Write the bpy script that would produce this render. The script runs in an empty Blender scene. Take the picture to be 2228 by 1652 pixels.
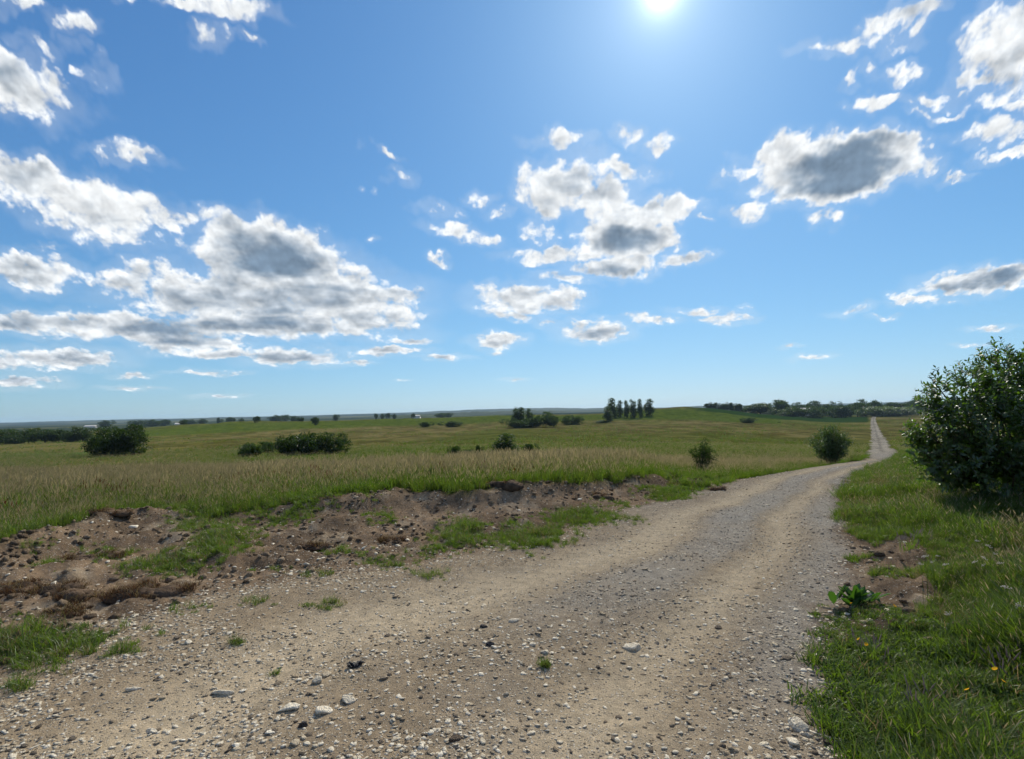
import bpy, math, random
import numpy as np
from mathutils import Vector, Matrix, Euler

random.seed(7)
rng = np.random.default_rng(11)
SC = bpy.context.scene
COL = SC.collection

# ------------------------------------------------------------------ camera
# reference frame for measured directions: 2228 x 1652, focal length 1114
FW, FH, FOC = 2228.0, 1652.0, 1114.0
EYE = 1.65
PITCH = math.atan(72 / FOC)
ROLL = math.atan(0.0215)
fwd = np.array([0, math.cos(PITCH), math.sin(PITCH)])
up0 = np.array([0, -math.sin(PITCH), math.cos(PITCH)])
rt0 = np.array([1.0, 0, 0])
rt = math.cos(ROLL) * rt0 - math.sin(ROLL) * up0
up = math.cos(ROLL) * up0 + math.sin(ROLL) * rt0
cam = bpy.data.cameras.new('camera')
cam.sensor_width = 36
cam.lens = 18.0
cam.clip_start = 0.05
cam.clip_end = 40000
camo = bpy.data.objects.new('camera', cam)
COL.objects.link(camo)
M4 = Matrix(((rt[0], up[0], -fwd[0], 0), (rt[1], up[1], -fwd[1], 0), (rt[2], up[2], -fwd[2], EYE), (0, 0, 0, 1)))
camo.matrix_world = M4
SC.camera = camo


def ray(px, py):
    return fwd * FOC + rt * (px - FW / 2) - up * (py - FH / 2)


def uv(px, py):
    d = ray(px, py)
    return d[0] / d[1], d[2] / d[1]


# ------------------------------------------------------------------ light
SUN_DIR = ray(1440, -20)
SUN_DIR = SUN_DIR / np.linalg.norm(SUN_DIR)
SUN_EL = math.asin(SUN_DIR[2])
SUN_AZ = math.atan2(SUN_DIR[0], SUN_DIR[1])      # clockwise from +Y
sun = bpy.data.lights.new('sun', 'SUN')
sun.energy = 5.0
sun.angle = math.radians(0.53)
sun.color = (1.0, 0.92, 0.76)
suno = bpy.data.objects.new('sun', sun)
COL.objects.link(suno)
suno.rotation_euler = Vector(SUN_DIR).to_track_quat('Z', 'Y').to_euler()
suno.location = (0, 0, 60)

SC.view_settings.view_transform = 'Standard'
SC.view_settings.look = 'None'
SC.view_settings.exposure = 0.25
SC.view_settings.gamma = 1.0
SC.view_settings.use_curve_mapping = False
SC.cycles.max_bounces = 6
SC.cycles.diffuse_bounces = 2
SC.cycles.glossy_bounces = 2
SC.cycles.transmission_bounces = 4
SC.cycles.transparent_max_bounces = 8
SC.cycles.volume_bounces = 0
SC.cycles.use_denoising = True
SC.cycles.use_adaptive_sampling = True
SC.cycles.adaptive_threshold = 0.02
SC.cycles.adaptive_min_samples = 8
SC.cycles.caustics_reflective = False
SC.cycles.caustics_refractive = False

world = bpy.data.worlds.new('World')
SC.world = world
world.use_nodes = True
world.cycles.sampling_method = 'NONE'
wt = world.node_tree
wt.nodes.clear()
WN = wt.nodes.new
WL = wt.links.new


def wmath(op, a, b=None, c=None, clamp=False):
    n = WN('ShaderNodeMath')
    n.operation = op
    n.use_clamp = clamp
    for i, v in enumerate((a, b, c)):
        if v is None:
            continue
        if isinstance(v, (int, float)):
            n.inputs[i].default_value = v
        else:
            WL(v, n.inputs[i])
    return n.outputs[0]


def wsmooth(x, lo, hi):
    n = WN('ShaderNodeMapRange')
    n.interpolation_type = 'SMOOTHSTEP'
    WL(x, n.inputs[0])
    n.inputs[1].default_value = lo
    n.inputs[2].default_value = hi
    return n.outputs[0]


def wcomb(x, y, z=0.0):
    n = WN('ShaderNodeCombineXYZ')
    for i, v in enumerate((x, y, z)):
        if isinstance(v, (int, float)):
            n.inputs[i].default_value = v
        else:
            WL(v, n.inputs[i])
    return n.outputs[0]


def wnoise(vec, scale, detail, rough, dist=0.0):
    n = WN('ShaderNodeTexNoise')
    n.noise_dimensions = '2D'
    n.inputs['Scale'].default_value = scale
    n.inputs['Detail'].default_value = detail
    n.inputs['Roughness'].default_value = rough
    n.inputs['Distortion'].default_value = dist
    WL(vec, n.inputs['Vector'])
    return n.outputs[0]


# clouds of the day: (x, y, rx, ry, tilt, thickness) as directions in the reference frame
CLOUDS = [
    (50, 190, 150, 72, 22, 1.0), (152, 62, 42, 30, 30, .5), (85, 100, 70, 18, 28, .4), (25, 8, 60, 16, 5, .45), (225, 160, 28, 18, 30, .28),
    (275, 338, 78, 18, 12, .5), (345, 348, 16, 12, 0, .4),
    (40, 385, 150, 55, 16, .95), (210, 455, 190, 72, 14, 1.05), (390, 472, 125, 26, -2, .75), (260, 512, 75, 32, 0, .7),
    (70, 595, 125, 44, 5, .9), (90, 540, 40, 8, 0, .3),
    (590, 560, 195, 95, 12, 1.55), (560, 640, 340, 72, 0, 1.15), (740, 640, 190, 78, 22, 1.15), (600, 705, 280, 38, 0, 1.1), (870, 640, 60, 22, 0, .7), (290, 605, 90, 42, -8, .8),
    (250, 712, 290, 34, 3, 1.1), (70, 705, 120, 26, 5, .95), (420, 742, 150, 24, 2, .9),
    (100, 780, 170, 28, 0, .95), (640, 775, 130, 22, 0, .85), (470, 770, 110, 13, 0, .7), (360, 760, 60, 16, 0, .6),
    (50, 830, 90, 15, 0, .7), (280, 818, 42, 6, 0, .5), (445, 811, 75, 6, 0, .6), (290, 846, 55, 5, 0, .45), (470, 862, 40, 4, 0, .3),
    (500, 12, 115, 30, 8, .75), (390, 2, 80, 18, 5, .6), (475, 72, 38, 24, 5, .5), (555, 76, 22, 9, 0, .35),
    (835, 325, 32, 10, 20, .35), (870, 382, 20, 20, 20, .36), (785, 420, 9, 7, 0, .3), (828, 435, 11, 7, 0, .3), (818, 523, 12, 6, 0, .3),
    (1035, 428, 30, 18, -5, .5), (960, 458, 38, 16, 10, .42), (985, 500, 62, 18, 8, .6), (1052, 518, 42, 17, 12, .55), (955, 563, 20, 13, 20, .5), (1082, 460, 26, 8, 5, .4),
    (1212, 310, 68, 22, 6, .7), (1355, 293, 40, 25, 10, .65), (1440, 320, 44, 20, -10, .6), (1235, 385, 105, 46, -10, .95), (1190, 440, 72, 48, 0, .85), (1372, 368, 62, 24, 0, .72), (1300, 430, 100, 50, 0, .95),
    (1400, 465, 145, 44, -4, 1.2), (1360, 520, 120, 58, 0, 1.5), (1340, 580, 100, 30, 0, 1.1), (1168, 505, 38, 28, 0, .7), (1185, 555, 95, 18, -4, .72), (1470, 568, 72, 18, -10, .75), (1500, 440, 50, 18, 0, .7),
    (1140, 650, 128, 36, 0, 1.0), (1230, 606, 64, 15, 8, .72), (1110, 685, 62, 10, 5, .6), (1060, 630, 40, 14, 0, .5),
    (1290, 720, 80, 26, 0, .9), (1420, 695, 62, 11, 0, .65), (1190, 706, 24, 9, 0, .45),
    (1085, 742, 64, 18, 0, .9), (1080, 766, 20, 5, 0, .5), (965, 778, 52, 7, 0, .6), (845, 762, 85, 10, 0, .75), (895, 740, 52, 10, 0, .7), (770, 790, 40, 5, 0, .45),
    (1510, 675, 52, 9, 0, .55), (1585, 692, 58, 12, 0, .65), (1620, 672, 18, 8, 0, .45), (1545, 482, 16, 8, 0, .45),
    (1820, 365, 215, 84, -10, 1.8), (1690, 330, 90, 45, -30, 1.0), (1960, 330, 90, 50, 5, 1.0), (1790, 475, 52, 26, 0, .72), (1640, 455, 50, 22, -20, .55), (1620, 375, 60, 18, -10, .6),
    (1910, 215, 66, 26, -5, .7), (1945, 162, 42, 24, 10, .65), (1860, 165, 30, 10, -30, .35),
    (1945, 58, 78, 36, -28, .78), (1825, 95, 90, 20, 5, .5), (2000, 18, 70, 22, -35, .6), (1950, 105, 40, 16, 0, .35),
    (2205, 95, 150, 92, -52, 1.15), (2130, 160, 75, 34, -30, .85), (2165, 212, 70, 24, -20, .7),
    (2050, 212, 68, 18, -8, .6), (2040, 244, 46, 12, -5, .55), (2170, 285, 100, 32, -14, .78), (2195, 330, 80, 20, -15, .7), (2085, 386, 48, 9, -8, .5), (2210, 225, 50, 20, -10, .6),
    (2120, 612, 150, 30, -8, .95), (2200, 600, 70, 34, -8, 1.25), (2010, 655, 70, 13, 0, .7), (1860, 672, 44, 10, -14, .5), (1960, 640, 30, 9, 0, .5),
    (2150, 714, 52, 6, -3, .55), (1770, 777, 44, 5, -5, .5), (1925, 688, 26, 4, 0, .4), (2115, 748, 32, 4, 0, .35), (1720, 757, 16, 4, 0, .3), (875, 828, 16, 3, 0, .4), (1120, 826, 22, 3, 0, .3),
]
CLOUD_SEED = 3.7
SKY_TINT = (.40, .77, 1.22)
SKY_COMP = (.070, .092, .085)
tc = WN('ShaderNodeTexCoord')
sep = WN('ShaderNodeSeparateXYZ')
WL(tc.outputs['Generated'], sep.inputs[0])
ay = wmath('MAXIMUM', wmath('ABSOLUTE', sep.outputs[1]), 0.03)
cu = wmath('DIVIDE', sep.outputs[0], ay)
cv = wmath('DIVIDE', sep.outputs[2], ay)
cvp = wmath('MAXIMUM', cv, 0.0)
# perspective-like stretching of the cloud deck: puffs shrink and flatten towards the horizon
nx = wmath('DIVIDE', wmath('MULTIPLY', cu, 1.8), wmath('MULTIPLY_ADD', cvp, 0.45, 0.50))
ny = wmath('MULTIPLY', wmath('LOGARITHM', wmath('ADD', cvp, 0.09), math.e), 1.25)
nx = wmath('ADD', nx, CLOUD_SEED)
nvec = wcomb(nx, ny)
n1 = wnoise(nvec, 6.0, 8.0, 0.60, 0.15)
n_up = wnoise(wcomb(wmath('ADD', nx, 0.010), wmath('ADD', ny, 0.04)), 6.0, 3.0, 0.5, 0.15)
n2 = wnoise(wcomb(wmath('MULTIPLY', nx, 1.3), wmath('MULTIPLY', ny, 3.6)), 1.6, 3.0, 0.5, 0.2)
vor = WN('ShaderNodeTexVoronoi')
vor.voronoi_dimensions = '2D'
vor.feature = 'F1'
vor.normalize = True
vor.inputs['Scale'].default_value = 13.0
vor.inputs['Detail'].default_value = 3.0
vor.inputs['Roughness'].default_value = 0.55
WL(nvec, vor.inputs['Vector'])
puff = wmath('SUBTRACT', 0.33, vor.outputs['Distance'])
n1s = wmath('ADD', wmath('MULTIPLY', wmath('SUBTRACT', n1, 0.5), 2.1), wmath('MULTIPLY', puff, 1.0))
n2s = wmath('ADD', wmath('MULTIPLY', wmath('SUBTRACT', n2, 0.5), 1.5), wmath('MULTIPLY', wmath('SUBTRACT', n_up, 0.5), 0.6))
# low on the sky one looks along the shaded bases
n2s = wmath('ADD', n2s, wmath('MULTIPLY', wmath('SUBTRACT', 1.0, wsmooth(cvp, 0.08, 0.42)), 0.30))
relief = wmath('ADD', wmath('MULTIPLY', wmath('SUBTRACT', n1, n_up), 0.9), wmath('MULTIPLY', puff, 0.35))
# turbulent outlines: the cloud bodies are looked up through a warped field
wn = WN('ShaderNodeTexNoise')
wn.noise_dimensions = '2D'
wn.inputs['Scale'].default_value = 5.0
wn.inputs['Detail'].default_value = 3.0
wn.inputs['Roughness'].default_value = 0.6
WL(nvec, wn.inputs['Vector'])
wsp = WN('ShaderNodeSeparateColor')
WL(wn.outputs['Color'], wsp.inputs[0])
amp = wmath('MULTIPLY_ADD', cvp, 0.22, 0.012)
cu = wmath('MULTIPLY_ADD', wmath('SUBTRACT', wsp.outputs[0], 0.5), amp, cu)
cv = wmath('MULTIPLY_ADD', wmath('SUBTRACT', wsp.outputs[1], 0.5), wmath('MULTIPLY', amp, 0.75), cv)
uv1 = wcomb(cu, cv, 1.0)
quv = wcomb(wmath('MULTIPLY', cu, cu), wmath('MULTIPLY', cu, cv), wmath('MULTIPLY', cv, cv))
low = wsmooth(sep.outputs[2], 0.0, 0.04)
big = wnoise(nvec, 0.9, 2.0, 0.5)

sky = WN('ShaderNodeTexSky')
sky.sky_type = 'NISHITA'
sky.sun_disc = False
sky.sun_elevation = SUN_EL
sky.sun_rotation = SUN_AZ
sky.altitude = 100
sky.air_density = 1.0
sky.dust_density = 0.2
sky.ozone_density = 1.5
# the camera's own highlight compression, so that the bright horizon keeps its blue
skm = WN('ShaderNodeVectorMath')
skm.operation = 'MULTIPLY'
WL(sky.outputs[0], skm.inputs[0])
skm.inputs[1].default_value = SKY_TINT
skd = WN('ShaderNodeVectorMath')
skd.operation = 'MULTIPLY_ADD'
WL(skm.outputs[0], skd.inputs[0])
skd.inputs[1].default_value = SKY_COMP
skd.inputs[2].default_value = (1, 1, 1)
skq = WN('ShaderNodeVectorMath')
skq.operation = 'DIVIDE'
WL(skm.outputs[0], skq.inputs[0])
WL(skd.outputs[0], skq.inputs[1])
# the sun itself and its narrow aureole
sd = WN('ShaderNodeVectorMath')
sd.operation = 'DISTANCE'
WL(tc.outputs['Generated'], sd.inputs[0])
sd.inputs[1].default_value = tuple(SUN_DIR)
ang = sd.outputs['Value']
def lobe(k, a):
    return wmath('MULTIPLY', wmath('EXPONENT', wmath('MULTIPLY', ang, -k)), a)


core = wmath('ADD', lobe(70.0, 16.0), lobe(16.0, 2.0))
wide = lobe(4.0, 1.5)
au1 = WN('ShaderNodeVectorMath')
au1.operation = 'MULTIPLY_ADD'
WL(wide, au1.inputs[0])
au1.inputs[1].default_value = (.50, .78, 1.0)
WL(skq.outputs[0], au1.inputs[2])
aurv = WN('ShaderNodeVectorMath')
aurv.operation = 'MULTIPLY_ADD'
WL(core, aurv.inputs[0])
aurv.inputs[1].default_value = (1, 1, .97)
WL(au1.outputs[0], aurv.inputs[2])
bg1 = WN('ShaderNodeBackground')
bg1.inputs[1].default_value = 0.128
WL(aurv.outputs[0], bg1.inputs[0])


def cloud_sector(clouds, extra=None):
    """soft union of elliptical cloud bodies: thickness w * (1 - r^2)"""
    acc = None
    for (cx, cy, rx, ry, tilt, w) in clouds:
        u0, v0 = uv(cx, cy)
        th = math.radians(tilt) + ROLL
        a1, b1 = math.cos(th) * FOC / rx, -math.sin(th) * FOC / rx
        a2, b2 = math.sin(th) * FOC / ry, math.cos(th) * FOC / ry
        c1, c2 = -a1 * u0 - b1 * v0, -a2 * u0 - b2 * v0
        dq = WN('ShaderNodeVectorMath')
        dq.operation = 'DOT_PRODUCT'
        WL(quv, dq.inputs[0])
        dq.inputs[1].default_value = (w * (a1 * a1 + a2 * a2), 2 * w * (a1 * b1 + a2 * b2), w * (b1 * b1 + b2 * b2))
        dl = WN('ShaderNodeVectorMath')
        dl.operation = 'DOT_PRODUCT'
        WL(uv1, dl.inputs[0])
        dl.inputs[1].default_value = (2 * w * (a1 * c1 + a2 * c2), 2 * w * (b1 * c1 + b2 * c2), w * (c1 * c1 + c2 * c2 - 1))
        m = wmath('ADD', dq.outputs['Value'], dl.outputs['Value'])
        acc = m if acc is None else wmath('SMOOTH_MIN', acc, m, 0.25)
    acc = wmath('MULTIPLY', acc, -1.0)
    if extra is not None:
        acc = wmath('MAXIMUM', acc, extra)
    acc = wmath('MAXIMUM', acc, -2.0)
    body = wsmooth(wmath('ADD', acc, n1s), -0.04, 0.74)
    veil = wmath('MULTIPLY', wsmooth(wmath('MULTIPLY_ADD', n2s, 0.8, acc), -1.0, 0.5), 0.15)
    alpha = wmath('MULTIPLY', wmath('MAXIMUM', body, veil), low)
    dark = wsmooth(wmath('MULTIPLY_ADD', acc, 0.85, n2s), 0.42, 1.45)
    white = WN('ShaderNodeMix')
    white.data_type = 'RGBA'
    white.inputs[6].default_value = (0.90, 0.93, 0.95, 1)
    white.inputs[7].default_value = (0.20, 0.285, 0.39, 1)
    WL(dark, white.inputs[0])
    b2 = WN('ShaderNodeBackground')
    WL(white.outputs[2], b2.inputs[0])
    WL(wmath('ADD', wmath('MULTIPLY', relief, .85), 0.84), b2.inputs[1])
    mx = WN('ShaderNodeMixShader')
    WL(alpha, mx.inputs[0])
    WL(bg1.outputs[0], mx.inputs[1])
    WL(b2.outputs[0], mx.inputs[2])
    return mx.outputs[0]


# the same fair-weather clouds go on outside the mapped part of the sky
outside = wmath('MAXIMUM', wsmooth(wmath('ABSOLUTE', cu), 1.08, 1.35), wsmooth(cv, 0.86, 1.1))
extra = wmath('SUBTRACT', wmath('MULTIPLY', wmath('SUBTRACT', big, 0.55), 5.0), wmath('MULTIPLY', wmath('SUBTRACT', 1.0, outside), 6.0))
wo = WN('ShaderNodeOutputWorld')
WL(cloud_sector(CLOUDS, extra), wo.inputs[0])


# ------------------------------------------------------------------ helpers
def tag(o, label=None, cat=None, group=None, kind=None):
    if label: o['label'] = label
    if cat: o['category'] = cat
    if group: o['group'] = group
    if kind: o['kind'] = kind
    return o


def mesh_np(name, V, F, mat=None, smooth=True, attrs=None, midx=None):
    """V (n,3); F list of (m,k) int arrays"""
    me = bpy.data.meshes.new(name)
    if not isinstance(F, (list, tuple)):
        F = [F]
    F = [f for f in F if len(f)]
    nl = sum(f.size for f in F)
    npol = sum(len(f) for f in F)
    me.vertices.add(len(V))
    me.vertices.foreach_set('co', np.ascontiguousarray(V, dtype=np.float32).ravel())
    me.loops.add(nl)
    me.loops.foreach_set('vertex_index', np.concatenate([f.ravel() for f in F]).astype(np.int32))
    me.polygons.add(npol)
    tot = np.concatenate([np.full(len(f), f.shape[1], np.int32) for f in F])
    st = np.concatenate([[0], np.cumsum(tot)[:-1]]).astype(np.int32)
    me.polygons.foreach_set('loop_start', st)
    me.polygons.foreach_set('loop_total', tot)
    if midx is not None:
        me.polygons.foreach_set('material_index', np.asarray(midx, np.int32))
    me.update(calc_edges=True)
    if smooth:
        me.polygons.foreach_set('use_smooth', np.ones(npol, bool))
    if mat is not None:
        for m in (mat if isinstance(mat, (list, tuple)) else [mat]):
            me.materials.append(m)
    for k, (typ, a) in (attrs or {}).items():
        at = me.attributes.new(k, typ, 'POINT')
        at.data.foreach_set('color' if typ == 'FLOAT_COLOR' else ('vector' if typ == 'FLOAT_VECTOR' else 'value'), np.ascontiguousarray(a).ravel())
    return me


def link(name, me, parent=None, mw=None):
    o = bpy.data.objects.new(name, me)
    COL.objects.link(o)
    if parent is not None:
        o.parent = parent
    if mw is not None:
        o.matrix_local = mw
    return o


def empty(name, loc, rz=0.0, sc=(1, 1, 1)):
    o = bpy.data.objects.new(name, None)
    o.empty_display_size = 0.2
    COL.objects.link(o)
    o.location = loc
    o.rotation_euler = (0, 0, rz)
    o.scale = sc
    return o


def _hash(ix, iy, s):
    h = (ix.astype(np.int64) * 374761393 + iy.astype(np.int64) * 668265263 + s * 1274126177) & 0xffffffff
    h = ((h ^ (h >> 13)) * 1274126177) & 0xffffffff
    h = h ^ (h >> 16)
    return (h & 0xffff) / 65535.0


def vnoise(x, y, s=0):
    x = np.asarray(x, float); y = np.asarray(y, float)
    ix = np.floor(x); iy = np.floor(y)
    fx = x - ix; fy = y - iy
    fx = fx * fx * fx * (fx * (fx * 6 - 15) + 10); fy = fy * fy * fy * (fy * (fy * 6 - 15) + 10)
    a = _hash(ix, iy, s); b = _hash(ix + 1, iy, s); c = _hash(ix, iy + 1, s); d = _hash(ix + 1, iy + 1, s)
    return (a * (1 - fx) + b * fx) * (1 - fy) + (c * (1 - fx) + d * fx) * fy


def fbm(x, y, o=4, s=0, r=0.5):
    t = 0; a = 1; n = 0
    for k in range(o):
        t = t + a * vnoise(x * 2 ** k + 17.3 * k, y * 2 ** k - 9.1 * k, s + k)
        n += a
        a *= r
    return t / n - 0.5


def sstep(x, lo, hi):
    t = np.clip((x - lo) / (hi - lo), 0, 1)
    return t * t * (3 - 2 * t)


# ------------------------------------------------------------------ terrain
TD = np.array([40, 50, 75, 110, 178, 260, 370, 450, 520, 600, 700, 900, 1300, 2500, 4500, 7000, 9500], float)
TC = {
    -300: [119, 118, 102, 78, 62, 48, 40, 34, 30, 28, 26, 23, 17, 9, 5, 0, 0],
    0: [120, 118, 102, 78, 61, 48, 40, 34, 30, 28, 26, 23, 17, 9, 5, -1, -1],
    250: [121, 119, 103, 80, 62, 47, 38, 30, 24, 22, 22, 20, 15, 9, 5, -1, -1],
    400: [121, 119, 103, 80, 60, 45, 33, 24, 11, 13, 16, 17, 14, 8, 4, -2, -2],
    520: [122, 120, 104, 82, 60, 44, 33, 22, 7, 9, 13, 14, 12, 8, 3, -3, -3],
    650: [122, 120, 104, 82, 60, 43, 32, 21, 11, 10, 11, 12, 11, 7, 3, -3, -3],
    900: [122, 120, 105, 84, 61, 45, 33, 23, 10, 9, 9, 9, 9, 6, 2, -3, -3],
    1100: [123, 121, 106, 85, 62, 45, 32, 23, 9, 7, 7, 8, 8, 5, 0, -6, -6],
    1300: [123, 121, 107, 86, 63, 46, 32, 22, 11, 8, 7, 8, 8, 5, 0, -5, -5],
    1400: [123, 121, 107, 86, 64, 46, 31, 19, 7, 1, 1, 4, 6, 5, 1, -4, -4],
    1470: [123, 121, 108, 88, 65, 47, 32, 19, 0, -7, -5, 0, 4, 5, 1, -3, -3],
    1560: [124, 122, 109, 90, 68, 49, 34, 25, 14, -1, 3, 6, 7, 6, 2, -3, -3],
    1640: [125, 122, 111, 94, 72, 54, 38, 29, 23, 15, 14, 14, 12, 7, 3, -2, -2],
    1760: [146, 136, 115, 97, 78, 60, 46, 39, 34, 30, 25.5, 21, 16, 8, 3, -2, -2],
    1900: [146, 136, 115, 98, 80, 62, 47, 40, 35, 30, 25.5, 21, 16, 8, 3, -2, -2],
    2228: [146, 136, 115, 98, 80, 62, 47, 40, 35, 30, 25.5, 21, 16, 8, 3, -2, -2],
    2600: [146, 136, 115, 98, 80, 62, 47, 40, 35, 30, 25.5, 21, 16, 8, 3, -2, -2],
}
_u = np.linspace(-1.35, 1.35, 271)
_l = np.linspace(math.log(40), math.log(9500), 330)
_cols = sorted(TC)
_tab = np.array([np.interp(_l, np.log(TD), EYE - np.array(TC[c]) * TD / FOC) for c in _cols])
_cu = np.array([(c - FW / 2) / FOC for c in _cols])
_G = np.array([np.interp(_u, _cu, _tab[:, j]) for j in range(len(_l))]).T       # (u, l)
for _ in range(3):
    P = np.pad(_G, ((3, 3), (0, 0)), 'edge')
    _G = sum(P[k:k + len(_u)] for k in range(7)) / 7
for _ in range(2):
    P = np.pad(_G, ((0, 0), (3, 3)), 'edge')
    _G = sum(P[:, k:k + len(_l)] for k in range(7)) / 7


def zfar(u, d):
    fu = np.clip((u + 1.35) / 2.7 * 270, 0, 269.999)
    fl = np.clip((np.log(np.maximum(d, 1)) - _l[0]) / (_l[-1] - _l[0]) * 329, 0, 328.999)
    iu = fu.astype(int); il = fl.astype(int)
    a = fu - iu; b = fl - il
    return (_G[iu, il] * (1 - a) + _G[iu + 1, il] * a) * (1 - b) + (_G[iu, il + 1] * (1 - a) + _G[iu + 1, il + 1] * a) * b


def zroad(Y):
    Yp = np.maximum(Y, 0)
    return -0.0011 * Yp ** 2


def gpt(px, py, dz=0.0):
    """point of the near ground seen in that direction"""
    d = ray(px, py)
    t = 5.0
    Y = 5.0
    for _ in range(40):
        z = -0.0011 * Y * Y + dz
        s = (z - EYE) / d[2]
        Y = 0.5 * Y + 0.5 * min(max(s * d[1], 0.2), 60)
    return np.array([d[0] / d[1] * Y, Y])


ROAD_L = [(-1100, 2000), (-500, 1700), (0, 1475), (250, 1375), (420, 1305), (640, 1255), (860, 1228), (1040, 1198), (1230, 1160), (1345, 1108), (1480, 1084), (1600, 1044), (1700, 1023), (1800, 1010), (1885, 1001)]
ROAD_R = [(1995, 2000), (1850, 1652), (1792, 1500), (1808, 1350), (1826, 1250), (1836, 1180), (1828, 1100), (1845, 1050), (1880, 1024), (1942, 1001)]
roadL = [gpt(*p) for p in ROAD_L]
roadR = [gpt(*p) for p in ROAD_R]


def far_pt(px, d):
    return np.array([(px - FW / 2) / FOC * d, d])


FAR_C = [(1921, 30), (1924, 45), (1918, 75), (1907, 120), (1904, 178), (1900, 260), (1896, 370), (1895, 500), (1896, 660), (1899, 800)]
farC = [far_pt(*p) for p in FAR_C]
ROAD_POLY = np.array(roadL + [far_pt(1880, 28), far_pt(1887, 36)] + [far_pt(1962, 36), far_pt(1958, 28)] + roadR[::-1])
E_PX = [(-1200, 1420), (-500, 1270), (-150, 1215), (0, 1186), (140, 1150), (250, 1118), (345, 1108), (470, 1112), (600, 1098), (800, 1083), (870, 1072), (950, 1078), (1020, 1084), (1150, 1073), (1280, 1060), (1380, 1046), (1465, 1023), (1520, 1040)]
EDGE = np.array([gpt(x, y, 0.18) for x, y in E_PX])


def seg_dist(P, poly):
    """distance to polyline"""
    best = np.full(len(P), 1e9)
    for a, b in zip(poly[:-1], poly[1:]):
        ab = b - a
        t = np.clip(((P - a) @ ab) / (ab @ ab), 0, 1)
        d = np.hypot(*(P - a - t[:, None] * ab).T)
        best = np.minimum(best, d)
    return best


def inside(P, poly):
    c = np.zeros(len(P), bool)
    n = len(poly)
    for i in range(n):
        x1, y1 = poly[i]; x2, y2 = poly[(i + 1) % n]
        k = ((y1 > P[:, 1]) != (y2 > P[:, 1]))
        xi = (x2 - x1) * (P[:, 1] - y1) / (y2 - y1 + 1e-12) + x1
        c ^= k & (P[:, 0] < xi)
    return c


def sdf(P, poly):
    """>0 inside"""
    d = seg_dist(P, np.vstack([poly, poly[:1]]))
    return np.where(inside(P, poly), d, -d)


MEADOW_POLY = np.vstack([EDGE, [gpt(1620, 1037), gpt(1720, 1019), gpt(1810, 1006), far_pt(1880, 26), far_pt(1886, 36)], [[24, 60], [-120, 60], [-120, 3]]])
DIRT_R = np.array([gpt(*p) for p in [(1800, 1150), (1850, 1150), (1905, 1192), (1990, 1180), (2030, 1215), (2010, 1262), (2080, 1318), (1970, 1345), (1900, 1320), (1835, 1345), (1805, 1290)]])


def near_masks(X, Y):
    P = np.stack([X, Y], 1)
    n = len(P)
    rd = np.full(n, -99.0); md = np.full(n, -99.0); dr = np.full(n, -99.0)
    k = (np.abs(X) < 130) & (Y < 62) & (Y > -6)
    if k.any():
        q = P[k]
        rd[k] = sdf(q, ROAD_POLY)
        md[k] = sdf(q, MEADOW_POLY)
        dr[k] = sdf(q, DIRT_R)
    fr = np.full(n, -99.0)
    f = (Y > 24) & (Y < 900) & (X > 0)
    if f.any():
        fr[f] = 2.3 - seg_dist(P[f], np.array(farC))
    return rd, md, dr, fr


RL_, RR_ = np.array(roadL), np.array(roadR)


def lateral(X, Y):
    P = np.stack([X, Y], 1)
    k = (np.abs(X) < 40) & (Y > -3) & (Y < 40)
    out = np.full(len(X), .5)
    a = seg_dist(P[k], RL_); b = seg_dist(P[k], RR_)
    out[k] = a / np.maximum(a + b, 1e-4)
    return out + .10 * fbm(X * .45, Y * .45, 3, 905)


def wheel(lat):
    return np.maximum(np.exp(-((lat - .34) / .11) ** 2), .9 * np.exp(-((lat - .76) / .075) ** 2))


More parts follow.
